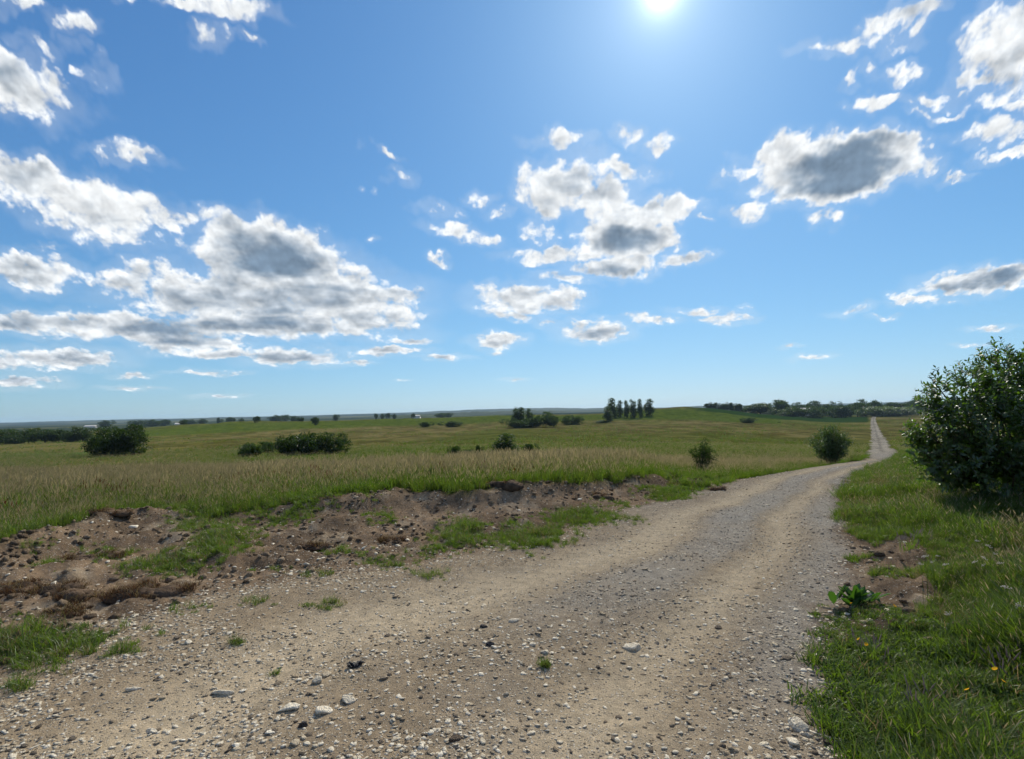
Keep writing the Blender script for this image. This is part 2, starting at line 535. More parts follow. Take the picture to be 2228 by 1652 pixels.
def ground_z(X, Y, masks=None):
    X = np.asarray(X, float); Y = np.asarray(Y, float)
    shp = X.shape
    X = X.ravel(); Y = Y.ravel()
    rd, md, dr, fr = near_masks(X, Y) if masks is None else masks
    zr = zroad(Y)
    # meadow plateau behind the cut bank
    hm = 0.30 + 0.10 * sstep(X, -4, 1) - 0.30 * sstep(X, 2.5, 6.5) - 0.13 * sstep(-X, 3, 8)
    zm = hm + zr - 0.0010 * np.maximum(Y, 0) ** 2 * 0.9
    wob = 0.25 * fbm(X * 0.9, Y * 0.9, 3, 5)
    wid = 0.35 + 0.9 * sstep(-X, 0.5, 4)
    b = sstep(md + wob + wid * 0.5, -0.3, wid)
    z = zr * (1 - b) + zm * b
    # spoil heaped along the bank
    spoil = np.exp(-((md + 0.25 + wob) / 0.45) ** 2) * (0.10 + 0.10 * np.sin(X * 1.7 + 0.6)) * sstep(-X, -2.2, 0.5)
    spoil2 = np.exp(-((md + 1.5) / 0.5) ** 2) * 0.09 * sstep(-X, 1.0, 3.0)
    dirt = sstep(-md, -0.5, 0.1) * sstep(-rd, -0.1, 0.6) * (X < 5.5)
    z = z + spoil + spoil2 * (0.6 + fbm(X * 2, Y * 2, 2, 9)) + dirt * (0.24 * fbm(X * 1.7, Y * 1.7, 5, 3, 0.62) + 0.10 * np.abs(fbm(X * 5, Y * 5, 3, 31)) * 1.5 - .03)
    # right verge is a little higher than the road
    rv = sstep(-rd, 0.1, 1.6) * (X > 1.2) * (md < -0.3)
    z = z + rv * (0.10 + 0.05 * fbm(X * 0.8, Y * 0.8, 2, 4))
    # ruts and fine unevenness of the road
    inr = sstep(rd, 0.0, 0.5)
    trk = wheel(lateral(X, Y))
    z = z + inr * (0.035 * (.5 - trk) + 0.04 * fbm(X * .8, Y * .8, 2, 6) + (0.034 - .02 * trk) * fbm(X * 4, Y * 4, 3, 8))
    # far land
    uu = np.where(Y > 0.1, X / np.maximum(Y, 0.1), np.sign(X) * 1.3)
    uc = np.clip(uu, -1.3, 1.3)
    r = np.hypot(X, Y)
    d = r / np.sqrt(1 + uc * uc)
    zf = zfar(uc, d)
    w = sstep(d, 24, 58)
    z = z * (1 - w) + zf * w
    und = sstep(d, 70, 160) * (1 - sstep(d, 900, 2500))
    z = z + und * (1.1 * fbm(X / 70, Y / 70, 3, 21) + 0.35 * fbm(X / 16, Y / 16, 2, 22))
    humm = sstep(d, 360, 420) * (1 - sstep(d, 560, 680)) * (1 - sstep(uc, 0.55, 0.62))
    z = z + humm * 5.0 * np.maximum(fbm(X / 40, Y / 34, 3, 41), -0.06)
    return z.reshape(shp)


def gz(x, y):
    return float(ground_z(np.array([x]), np.array([y]))[0])


EDGE_TH = math.radians
road_az = math.degrees(math.atan((1902 - FW / 2) / FOC))
angs = np.concatenate([np.arange(-58, road_az - 1.6, 0.25), np.arange(road_az - 1.6, road_az + 1.9, 0.035), np.arange(road_az + 2.0, 58, 0.25), np.arange(58, 302, 4.0)])
angs = np.radians(angs)
rads = np.concatenate([0.55 * np.exp(np.arange(0, math.log(45 / 0.55), 0.0125)), 45.4 * np.exp(np.arange(0, math.log(9800 / 45.4), 0.033))])
A, R = np.meshgrid(angs, rads)
GX = (R * np.sin(A)).ravel(); GY = (R * np.cos(A)).ravel()
GX = np.concatenate([GX, [0.0]]); GY = np.concatenate([GY, [0.0]])
MASKS = near_masks(GX, GY)
rd, md, dr, fr = MASKS
GZ = ground_z(GX, GY, MASKS)
na, nr = len(angs), len(rads)
idx = np.arange(na * nr).reshape(nr, na)
nxt = np.roll(idx, -1, axis=1)
quads = np.stack([idx[:-1].ravel(), nxt[:-1].ravel(), nxt[1:].ravel(), idx[1:].ravel()], 1)[:, ::-1]
tris = np.stack([np.full(na, na * nr), nxt[0], idx[0]], 1)[:, ::-1]
wobn = 0.35 * fbm(GX * 1.3, GY * 1.3, 4, 12, 0.6)
wobf = 0.5 * fbm(GX * 6, GY * 6, 3, 15, 0.6)
road_m = np.maximum(sstep(rd + wobn * 1.5 + wobf * 0.5, -0.16, 0.22), sstep(fr + 1.9 * fbm(GX / 2.5, GY / 5, 3, 2), -0.3, 0.5) * (GY > 24))
dirt_l = sstep(-(md + wobn), -0.18, 0.15) * (GX < 6.2) * (rd < 0.6) * (GY < 14) * (GY > -5)
dirt_r = np.maximum(sstep(dr + wobn + wobf * .6, -0.12, 0.15), sstep(0.32 + rd + wobn, 0, 0.25) * (GX > 0.9) * (rd < 0) * (GY < 14))
dirt_m = np.maximum(dirt_l, dirt_r) * (1 - road_m)
grass_m = np.clip(1 - road_m - dirt_m, 0, 1)
# local colour of the ground cover
dd = np.hypot(GX, GY)
uu = np.where(GY > 1, GX / np.maximum(GY, 1), np.sign(GX) * 1.3)
pxx = uu * FOC + FW / 2


def C(*c):
    return np.array(c, float)


thatch = C(.060, .070, .022)
olive = C(.118, .116, .032)
straw = C(.185, .152, .062)
green = C(.088, .128, .020)
crop = C(.030, .064, .016)
forest = C(.020, .036, .016)
s1 = sstep(fbm(GX / 34 + 3, GY / 95, 5, 51, .6), -0.2, 0.24)
s2 = sstep(fbm(GX / 90, GY / 140, 3, 61), -0.05, 0.17)
s3 = sstep(fbm(GX / 7, GY / 16, 3, 66, .6), -0.2, 0.25)
s1 = .12 + s1 * .80
fld = olive[None] * (1 - s1[:, None]) + straw[None] * s1[:, None]
fld = fld * (0.72 + 0.5 * s3[:, None])
gmask = np.maximum(s2 * 0.4, sstep(dd, 430, 470) * (1 - sstep(dd, 560, 620)) * 0.85 * (pxx < 1700))
gmask = np.maximum(gmask, sstep(dd, 55, 80) * (1 - sstep(dd, 130, 170)) * (1 - sstep(np.abs(pxx - 760), 250, 420)) * 0.8)
fld = fld * (1 - gmask[:, None]) + green[None] * gmask[:, None]
cropm = sstep(pxx, 1480, 1540) * (1 - sstep(pxx, 1880, 1888)) * sstep(dd, 560, 590) * (1 - sstep(dd, 850, 900))
fld = fld * (1 - cropm[:, None]) + crop[None] * cropm[:, None]
# mown strips low on the left
strip = sstep(-pxx, -215, -185) * sstep(dd, 120, 128) * (1 - sstep(dd, 420, 450))
band = np.where((GY > 128) & (GY < 160), 1.0, 0.15)
sc = straw[None] * 0.9 * (1 - band[:, None]) + C(.075, .16, .025)[None] * band[:, None]
fld = fld * (1 - strip[:, None]) + sc * strip[:, None]
line = strip * ((np.abs(GY - 127 - GX * .02) < 1.6) | (np.abs(GY - 172 - GX * .05) < 1.5))
fld = fld * (1 - 0.6 * line[:, None])
wn = sstep(dd, 30, 70)[:, None]
gcol = thatch[None] * (1 - wn) + fld * wn
ff = sstep(dd, 1500, 2200)
ffn = sstep(fbm(GX / 700, GY / 420, 3, 71), -0.08, 0.04)[:, None]
farc = forest[None] * ffn + (olive * 0.9)[None] * (1 - ffn)
gcol = gcol * (1 - ff[:, None]) + farc * ff[:, None]
brown = C(.235, .165, .105); dkb = C(.135, .095, .062); pale = C(.29, .225, .155)
q = sstep(fbm(GX * 1.1, GY * 1.1, 4, 81, .6), -0.13, 0.16)[:, None]
dcol = brown[None] * q + dkb[None] * (1 - q)
q2 = sstep(fbm(GX * 2.3, GY * 2.3, 4, 85, .6), 0.08, 0.22)[:, None]
dcol = dcol * (1 - q2) + pale[None] * q2
# road: pale dust in the wheel tracks and to the left, blue-grey chippings further up and to the right
LAT = lateral(GX, GY)
track = np.clip(wheel(LAT) * 1.05 + .55 * fbm(GX * 1.2, GY * .8, 3, 91), 0, 1)
greyv = np.clip(sstep(LAT, .78, .95) * .8 * sstep(GY, 1.8, 3.5) + sstep(GY, 6, 11) * .45 + sstep(LAT, .42, .52) * (1 - sstep(LAT, .62, .7)) * sstep(GY, 3.5, 6) * .7 + 1.0 * fbm(GX * .8, GY * .6, 4, 95, .6), 0, 1) * (1 - .75 * track)
dust = C(.455, .365, .248); chip = C(.32, .285, .235); earth = C(.28, .215, .143)
rcol = dust[None] * track[:, None] + earth[None] * (1 - track[:, None])
rcol = rcol * (1 - greyv[:, None]) + chip[None] * greyv[:, None]
farroad = sstep(dd, 26, 50)[:, None]
fcol = C(.36, .315, .245)[None] * (1 - .35 * np.clip(fbm(GX / 1.5, GY / 9, 3, 97) * 3 + .3, 0, 1)[:, None]) * (1 - .3 * np.exp(-((fr - 2.3) / .45) ** 2))[:, None]
rcol = rcol * (1 - farroad) + fcol * farroad
base = gcol * grass_m[:, None] + dcol * dirt_m[:, None] + rcol * road_m[:, None]
tot = (grass_m + dirt_m + road_m)[:, None]
base = base / np.maximum(tot, 1e-3)


# ------------------------------------------------------------------ materials
class NT:
    def __init__(s, name):
        s.m = bpy.data.materials.new(name)
        s.m.use_nodes = True
        s.t = s.m.node_tree
        s.t.nodes.clear()
        s.out = s.n('ShaderNodeOutputMaterial')

    def n(s, t, **kw):
        x = s.t.nodes.new(t)
        for k, v in kw.items():
            setattr(x, k, v)
        return x

    def set(s, sock, v):
        if isinstance(v, bpy.types.NodeSocket):
            s.t.links.new(v, sock)
        else:
            sock.default_value = v

    def math(s, op, a, b=0.0, c=0.0, clamp=False):
        x = s.n('ShaderNodeMath', operation=op, use_clamp=clamp)
        for i, v in enumerate((a, b, c)):
            s.set(x.inputs[i], v)
        return x.outputs[0]

    def mix(s, f, a, b, blend='MIX'):
        x = s.n('ShaderNodeMix', data_type='RGBA', blend_type=blend)
        s.set(x.inputs[0], f)
        s.set(x.inputs[6], a if not isinstance(a, tuple) else (*a[:3], 1))
        s.set(x.inputs[7], b if not isinstance(b, tuple) else (*b[:3], 1))
        return x.outputs[2]

    def noise(s, vec, scale, detail=4, rough=.5, dim='3D'):
        x = s.n('ShaderNodeTexNoise', noise_dimensions=dim)
        if vec is not None:
            s.set(x.inputs['Vector'], vec)
        x.inputs['Scale'].default_value = scale
        x.inputs['Detail'].default_value = detail
        x.inputs['Roughness'].default_value = rough
        return x.outputs[0]

    def smooth(s, x, lo, hi):
        n = s.n('ShaderNodeMapRange', interpolation_type='SMOOTHSTEP')
        s.set(n.inputs[0], x)
        n.inputs[1].default_value = lo
        n.inputs[2].default_value = hi
        return n.outputs[0]

    def ramp(s, f, stops, interp='LINEAR'):
        x = s.n('ShaderNodeValToRGB')
        x.color_ramp.interpolation = interp
        e = x.color_ramp.elements
        while len(e) < len(stops):
            e.new(0.5)
        for k, (p, c) in enumerate(stops):
            e[k].position = p
            e[k].color = (*c, 1)
        s.set(x.inputs[0], f)
        return x.outputs[0]

    def attr(s, name, typ='GEOMETRY', out='Fac'):
        x = s.n('ShaderNodeAttribute', attribute_type=typ, attribute_name=name)
        return x.outputs[out]

    def surf(s, sh):
        s.t.links.new(sh, s.out.inputs['Surface'])
        return s.m


def land_material():
    t = NT('land')
    pos = t.n('ShaderNodeNewGeometry').outputs['Position']
    basec = t.attr('tint', out='Color')
    gv = t.attr('gravel')
    di = t.attr('dirt')
    gr = t.attr('grassy')
    # mineral grains: two sizes of pebbles
    cols = []
    hts = []
    for sc, thr in ((34.0, .30), (85.0, .34)):
        v = t.n('ShaderNodeTexVoronoi')
        v.inputs['Scale'].default_value = sc
        t.set(v.inputs['Vector'], pos)
        v.inputs['Randomness'].default_value = 1
        cell = t.n('ShaderNodeSeparateColor')
        t.set(cell.inputs[0], v.outputs['Color'])
        keep = t.math('GREATER_THAN', cell.outputs[1], 0.52)
        m = t.math('MULTIPLY', t.smooth(v.outputs['Distance'], thr + .08, thr - .08), keep)
        c = t.ramp(cell.outputs[0], [(0, (.075, .07, .068)), (.3, (.16, .145, .13)), (.55, (.36, .30, .22)), (.8, (.52, .47, .38)), (1, (.68, .64, .56))])
        cols.append((m, c))
        hts.append(t.math('MULTIPLY', m, t.math('SUBTRACT', thr + .1, v.outputs['Distance'])))
    mineral = t.math('MAXIMUM', gv, t.math('MULTIPLY', di, 0.6))
    grain = t.noise(pos, 160, 3, .7)
    patch = t.noise(pos, 2.2, 5, .6)
    c = t.mix(1.0, basec, t.ramp(t.noise(pos, 11, 6, .65), [(0.25, (.62, .62, .62)), (.5, (1, 1, 1)), (.78, (1.3, 1.28, 1.24))]), 'MULTIPLY')
    cm = t.mix(t.math('MULTIPLY', mineral, 0.8), c, t.mix(1.0, c, t.ramp(grain, [(.3, (.45, .45, .46)), (.5, (1, 1, 1)), (.7, (1.55, 1.52, 1.45))]), 'MULTIPLY'))
    dens = t.smooth(patch, .34, .58)
    for m, pc in cols:
        cm = t.mix(t.math('MULTIPLY', t.math('MULTIPLY', m, mineral), t.math('MULTIPLY_ADD', dens, .75, .2)), cm, pc)
    # meadow ground: uneven sward
    st = t.n('ShaderNodeMapping')
    st.inputs['Scale'].default_value = (.16, .13, .2)
    t.set(st.inputs['Vector'], pos)
    sw = t.noise(st.outputs[0], 1.0, 9, .72)
    cg = t.mix(1.0, basec, t.ramp(sw, [(.30, (.55, .60, .5)), (.5, (1, 1, 1)), (.70, (1.5, 1.36, 1.2))]), 'MULTIPLY')
    col = t.mix(gr, cm, cg)
    h = t.math('ADD', t.math('MULTIPLY', hts[0], .030), t.math('MULTIPLY', hts[1], .014))
    h = t.math('ADD', h, t.math('MULTIPLY', grain, .004))
    h = t.math('ADD', h, t.math('MULTIPLY', t.noise(pos, 18, 6, .65), t.math('MULTIPLY_ADD', di, .028, .012)))
    h = t.math('MULTIPLY', h, mineral)
    hg = t.math('MULTIPLY', t.math('MULTIPLY', t.noise(pos, 1.3, 7, .7), .55), gr)
    b = t.n('ShaderNodeBump')
    b.inputs['Strength'].default_value = 0.8
    b.inputs['Distance'].default_value = 1.0
    t.set(b.inputs['Height'], t.math('ADD', h, hg))
    p = t.n('ShaderNodeBsdfDiffuse')
    t.set(p.inputs['Color'], col)
    p.inputs['Roughness'].default_value = .6
    t.set(p.inputs['Normal'], b.outputs[0])
    return t.surf(p.outputs[0])


def leaf_material(name, c1, c2, trans=.35, gloss=.06, rough=.45, tmul=(1.6, 1.9, .7), inst=False):
    t = NT(name)
    rnd = t.n('ShaderNodeObjectInfo').outputs['Random']
    pos = t.n('ShaderNodeNewGeometry')
    per = pos.outputs['Random Per Island']
    f = t.math('ADD', t.math('MULTIPLY', per, .65), t.math('MULTIPLY', rnd, .35))
    c = t.mix(f, c1, c2)
    d = t.n('ShaderNodeBsdfDiffuse')
    t.set(d.inputs[0], c)
    tr = t.n('ShaderNodeBsdfTranslucent')
    t.set(tr.inputs[0], t.mix(1.0, c, (*tmul, 1), 'MULTIPLY'))
    m = t.n('ShaderNodeMixShader')
    m.inputs[0].default_value = trans
    t.t.links.new(d.outputs[0], m.inputs[1])
    t.t.links.new(tr.outputs[0], m.inputs[2])
    g = t.n('ShaderNodeBsdfGlossy')
    g.inputs[0].default_value = (.9, .95, 1, 1)
    g.inputs[1].default_value = rough
    m2 = t.n('ShaderNodeMixShader')
    m2.inputs[0].default_value = gloss
    t.t.links.new(m.outputs[0], m2.inputs[1])
    t.t.links.new(g.outputs[0], m2.inputs[2])
    return t.surf(m2.outputs[0])


def plain_material(name, c1, c2, scale=8, rough=.9, bump=.02, spec=.05, detail=5):
    t = NT(name)
    pos = t.n('ShaderNodeTexCoord').outputs['Object']
    rnd = t.n('ShaderNodeObjectInfo').outputs['Random']
    n = t.noise(pos, scale, detail, .6)
    c = t.mix(t.smooth(n, .32, .68), c1, c2)
    c = t.mix(1.0, c, t.ramp(rnd, [(0, (.8, .8, .8)), (1, (1.12, 1.12, 1.12))]), 'MULTIPLY')
    b = t.n('ShaderNodeBump')
    b.inputs['Distance'].default_value = bump
    t.set(b.inputs['Height'], n)
    p = t.n('ShaderNodeBsdfPrincipled')
    t.set(p.inputs['Base Color'], c)
    p.inputs['Roughness'].default_value = rough
    p.inputs['Specular IOR Level'].default_value = spec
    t.set(p.inputs['Normal'], b.outputs[0])
    return t.surf(p.outputs[0])


def stone_material(name, stops):
    t = NT(name)
    rnd = t.n('ShaderNodeObjectInfo').outputs['Random']
    pos = t.n('ShaderNodeTexCoord').outputs['Object']
    c = t.ramp(rnd, stops, 'LINEAR')
    n = t.noise(pos, 2.4, 6, .65)
    c = t.mix(1.0, c, t.ramp(n, [(.25, (.6, .57, .52)), (.55, (1, 1, 1)), (.8, (1.12, 1.1, 1.06))]), 'MULTIPLY')
    b = t.n('ShaderNodeBump')
    b.inputs['Distance'].default_value = .12
    b.inputs['Strength'].default_value = .7
    t.set(b.inputs['Height'], n)
    p = t.n('ShaderNodeBsdfPrincipled')
    t.set(p.inputs['Base Color'], c)
    p.inputs['Roughness'].default_value = .85
    p.inputs['Specular IOR Level'].default_value = .06
    t.set(p.inputs['Normal'], b.outputs[0])
    return t.surf(p.outputs[0])


MAT = {}
MAT['land'] = land_material()
MAT['stone'] = stone_material('limestone gravel', [(0, (.13, .11, .09)), (.10, (.20, .165, .13)), (.22, (.42, .34, .24)), (.38, (.66, .57, .43)), (.7, (.82, .74, .60)), (1, (.90, .84, .72))])
MAT['chip'] = stone_material('grey chippings', [(0, (.12, .112, .105)), (.35, (.21, .195, .18)), (.7, (.36, .33, .29)), (1, (.60, .55, .48))])
MAT['blade'] = leaf_material('meadow blade', (.055, .088, .015), (.095, .128, .026), .42, .03)
MAT['stalk'] = leaf_material('grass stalk', (.10, .125, .036), (.16, .165, .060), .4, .02, tmul=(1.3, 1.3, .8))
MAT['head'] = leaf_material('feathery seed head', (.215, .195, .115), (.32, .285, .185), .45, .0, tmul=(1.3, 1.2, 1.0))
MAT['sorrel'] = leaf_material('sorrel spike', (.085, .034, .026), (.14, .055, .038), .3, .0, tmul=(1.5, 1.0, .8))
MAT['lush'] = leaf_material('lush blade', (.048, .084, .011), (.112, .146, .021), .44, .018, .6)
MAT['dry'] = leaf_material('dry blade', (.15, .12, .06), (.25, .20, .11), .35, .0, tmul=(1.3, 1.2, .9))
MAT['rust'] = leaf_material('dried sod fibre', (.055, .034, .020), (.125, .075, .042), .22, .0, tmul=(1.3, 1.0, .8))
MAT['tree'] = leaf_material('tree leaf', (.018, .033, .009), (.040, .062, .014), .38, .02)
MAT['tree2'] = leaf_material('birch leaf', (.026, .044, .012), (.052, .078, .020), .32, .03)
MAT['willow'] = leaf_material('willow leaf', (.070, .090, .045), (.11, .135, .070), .3, .04)
MAT['shrub'] = leaf_material('glossy shrub leaf', (.016, .033, .009), (.062, .102, .017), .42, .05, .40, (1.9, 2.3, .55))
MAT['bush'] = leaf_material('hawthorn leaf', (.035, .060, .014), (.075, .105, .025), .35, .06)
MAT['dock'] = leaf_material('dock leaf', (.028, .068, .012), (.050, .105, .018), .32, .03, .5)
MAT['sage'] = leaf_material('sage spike', (.13, .11, .11), (.21, .18, .17), .3, .0, tmul=(1.2, 1.1, 1.2))
MAT['yellow'] = leaf_material('yellow petal', (.75, .36, .02), (.85, .48, .03), .35, .0, tmul=(1.1, 1.0, .8))
MAT['whitefl'] = leaf_material('pale petal', (.55, .52, .47), (.70, .66, .60), .4, .0, tmul=(1.1, 1.05, 1.0))
MAT['bark'] = plain_material('bark', (.055, .045, .035), (.12, .10, .08), 14, .9, .03)
MAT['clod'] = plain_material('dark soil clod', (.05, .036, .026), (.115, .08, .055), 6, .95, .05)
MAT['clodlet'] = stone_material('crumbled earth', [(0, (.11, .08, .056)), (.5, (.19, .14, .095)), (1, (.32, .25, .175))])
MAT['tar'] = plain_material('black lump', (.010, .010, .013), (.03, .03, .036), 30, .55, .05, .4)
MAT['canopy'] = plain_material('far canopy', (.016, .030, .013), (.035, .055, .022), .05, .95, 1.5)
MAT['wall'] = plain_material('plaster', (.55, .53, .48), (.66, .63, .58), 1.5, .9, .01)
MAT['roof'] = plain_material('roof sheet', (.33, .33, .34), (.42, .42, .42), 2, .6, .01)
MAT['glass'] = plain_material('window pane', (.03, .035, .04), (.05, .055, .06), 1, .15, .0, .5)
MAT['wood'] = plain_material('weathered post', (.12, .10, .08), (.19, .165, .14), 9, .9, .01)

# ------------------------------------------------------------------ the ground: meadow, road, bank
V = np.stack([GX, GY, GZ], 1)
tint4 = np.concatenate([base, np.ones((len(base), 1))], 1).astype(np.float32)


def submesh(name, fq, ft):
    used = np.unique(np.concatenate([fq.ravel(), ft.ravel()])) if len(ft) else np.unique(fq.ravel())
    rm = np.full(len(V), -1)
    rm[used] = np.arange(len(used))
    fs = [rm[fq]] + ([rm[ft]] if len(ft) else [])
    return mesh_np(name, V[used], fs, MAT['land'], True, {
        'tint': ('FLOAT_COLOR', tint4[used]), 'gravel': ('FLOAT', road_m[used].astype(np.float32)),
        'dirt': ('FLOAT', dirt_m[used].astype(np.float32)), 'grassy': ('FLOAT', grass_m[used].astype(np.float32))})


qroad = road_m[quads].mean(1) > 0.5
qdirt = (dirt_m[quads].mean(1) > 0.5) & ~qroad
no_t = np.zeros((0, 3), int)
ground = tag(link('ground', submesh('ground', quads[~qroad & ~qdirt], no_t)), 'rolling grassland with meadows and fields reaching the horizon', 'ground', kind='structure')
road = tag(link('gravel_road', submesh('gravel_road', quads[qroad], tris)), 'pale gravel country road curving over the rise and down the valley', 'road', kind='structure')
bank = tag(link('earth_bank', submesh('earth_bank', quads[qdirt], no_t)), 'bare brown earth bank along the left side of the gravel road', 'earth bank', kind='structure')


# ------------------------------------------------------------------ scatter with geometry nodes
def scatter(name, pts, rot, scl, pick, sources, parent=None):
    me = mesh_np(name, pts, np.zeros((0, 3), int), None, False) if False else bpy.data.meshes.new(name)
    me.vertices.add(len(pts))
    me.vertices.foreach_set('co', np.ascontiguousarray(pts, np.float32).ravel())
    for k, typ, a, f in (('rot', 'FLOAT_VECTOR', rot, 'vector'), ('scl', 'FLOAT', scl, 'value'), ('pick', 'INT', pick, 'value')):
        at = me.attributes.new(k, typ, 'POINT')
        at.data.foreach_set(f, np.ascontiguousarray(a, np.int32 if typ == 'INT' else np.float32).ravel())
    sc = bpy.data.collections.new(name + ' sources')
    for k, s in enumerate(sources):
        so = bpy.data.objects.new('src%02d' % k, s)
        sc.objects.link(so)
    ng = bpy.data.node_groups.new(name, 'GeometryNodeTree')
    ng.interface.new_socket('Geometry', in_out='INPUT', socket_type='NodeSocketGeometry')
    ng.interface.new_socket('Geometry', in_out='OUTPUT', socket_type='NodeSocketGeometry')
    N = ng.nodes.new
    L = ng.links.new
    gi = N('NodeGroupInput'); go = N('NodeGroupOutput')
    ci = N('GeometryNodeCollectionInfo')
    ci.inputs['Collection'].default_value = sc
    ci.inputs['Separate Children'].default_value = True
    ci.inputs['Reset Children'].default_value = True
    ip = N('GeometryNodeInstanceOnPoints')
    ip.inputs['Pick Instance'].default_value = True

    def na_(nm, ty):
        x = N('GeometryNodeInputNamedAttribute')
        x.data_type = ty
        x.inputs['Name'].default_value = nm
        return x.outputs['Attribute']
    L(gi.outputs[0], ip.inputs['Points'])
    L(ci.outputs[0], ip.inputs['Instance'])
    L(na_('pick', 'INT'), ip.inputs['Instance Index'])
    L(na_('rot', 'FLOAT_VECTOR'), ip.inputs['Rotation'])
    L(na_('scl', 'FLOAT'), ip.inputs['Scale'])
    L(ip.outputs[0], go.inputs[0])
    o = link(name, me, parent)
    md_ = o.modifiers.new('scatter', 'NODES')
    md_.node_group = ng
    return o


# ------------------------------------------------------------------ stones
def ico(sub):
    import bmesh
    bm = bmesh.new()
    bmesh.ops.create_icosphere(bm, subdivisions=sub, radius=1.0)
    V_ = np.array([v.co[:] for v in bm.verts])
    F_ = np.array([[v.index for v in f.verts] for f in bm.faces])
    bm.free()
    return V_, F_


I1 = ico(1); I2 = ico(2)


def stone_mesh(name, mat, flat, seed, cuts=7, base=I2):
    r = np.random.default_rng(seed)
    V_, F_ = base
    v = V_.copy()
    for k in range(cuts):                    # broken faces
        n = r.normal(size=3); n /= np.linalg.norm(n)
        d = r.uniform(.45, .85)
        h = v @ n - d
        v = v - np.maximum(h, 0)[:, None] * n[None] * .92
    v = v * (1 + .05 * r.normal(size=(len(v), 1)))
    v = v * np.array([r.uniform(.85, 1.25), r.uniform(.65, 1.0), flat * r.uniform(.8, 1.2)])
    v = v / np.abs(v[:, :2]).max()
    return mesh_np(name, v, F_, mat, False)


white_src = [stone_mesh('gravel stone', MAT['stone'], .27, 100 + k, 6, I1) for k in range(8)]
chip_src = [stone_mesh('chipping', MAT['chip'], .45, 200 + k, 6, I1) for k in range(6)]
big_src = [stone_mesh('stone', MAT['stone'], .33, 300 + k, 8, I2) for k in range(14)]


def in_frame_pts(n, y0, y1, power=1.0, umin=-1.45, umax=1.1):
    """random ground points inside the view, density ~ 1/Y^power"""
    t = rng.random(n)
    if abs(power - 2) < 1e-6:
        Y = y0 * (y1 / y0) ** t
    else:
        e = 2 - power
        Y = (y0 ** e + (y1 ** e - y0 ** e) * t) ** (1 / e)
    u = rng.uniform(umin, umax, n)
    return u * Y, Y


def gravel_layer(name, n, y0, y1, power, smin, smax, sources, dens, parent, sink=.06):
    X, Y = in_frame_pts(n, y0, y1, power)
    rd_, md_, dr_, fr_ = near_masks(X, Y)
    keep = rng.random(len(X)) < dens(X, Y, rd_, md_, dr_)
    X, Y = X[keep], Y[keep]
    Z = ground_z(X, Y)
    s = smin * (smax / smin) ** (rng.random(len(X)) ** 2.2)
    rot = np.stack([rng.normal(0, .25, len(X)), rng.normal(0, .25, len(X)), rng.uniform(0, 6.28, len(X))], 1)
    return scatter(name, np.stack([X, Y, Z + s * sink], 1), rot, s, rng.integers(0, len(sources), len(X)), sources, parent)


def dens_white(X, Y, rd_, md_, dr_):
    on = sstep(rd_, -.5, .1)
    clus = sstep(fbm(X * 1.3, Y * 1.3, 4, 501, .6), -.18, .18)
    left = sstep(-X / np.maximum(Y, .1), -.35, .7)
    edge = np.exp(-(np.abs(rd_) / .7) ** 2)
    bare = wheel(lateral(X, Y))
    return np.clip(on * (.16 + .75 * clus * (.4 + .6 * left) + .35 * edge * clus) * (1 - .5 * bare) + on * .5 * clus * sstep(-lateral(X, Y), -.30, -.12), 0, 1)


def dens_chip(X, Y, rd_, md_, dr_):
    on = sstep(rd_, -.2, .2)
    px_ = X / np.maximum(Y, .1) * FOC + FW / 2
    g = sstep(px_, 1000, 1700) * sstep(Y, 1.8, 4) + .25
    clus = sstep(fbm(X * .9, Y * .6, 3, 511, .6), -.15, .12)
    return np.clip(on * g * (.15 + .85 * clus) * (1 - .8 * wheel(lateral(X, Y))), 0, 1)


def dens_dirt(X, Y, rd_, md_, dr_):
    on = ((rd_ < .1) & (md_ < .1) & (X < 5.5)) | (dr_ > -.1)
    clus = sstep(fbm(X * 1.5, Y * 1.5, 3, 521, .6), -.12, .2)
    return on * (.08 + .6 * clus)


tag(gravel_layer('gravel', 195000, 1.5, 16, 1.75, .005, .025, white_src, dens_white, road), kind='stuff')
tag(gravel_layer('chippings', 70000, 1.5, 20, 1.6, .005, .017, chip_src, dens_chip, road), kind='stuff')
tag(gravel_layer('rubble', 69000, 2.2, 13, 1.4, .006, .035, white_src, dens_dirt, bank), kind='stuff')

clod_src = [stone_mesh('clod', MAT['clodlet'], .62, 260 + k, 5, I1) for k in range(6)]


def dens_clod(X, Y, rd_, md_, dr_):
    on = ((rd_ < -.05) & (md_ < .25) & (X < 5.5))
    ridge = np.exp(-((md_ + .35) / .55) ** 2)
    clus = sstep(fbm(X * 1.9, Y * 1.9, 3, 531, .6), -.08, .2)
    return on * (.05 + .35 * clus + .55 * ridge * (.3 + .7 * clus))


tag(gravel_layer('clods', 48000, 3.0, 13, 1.2, .010, .062, clod_src, dens_clod, bank, .12), kind='stuff')

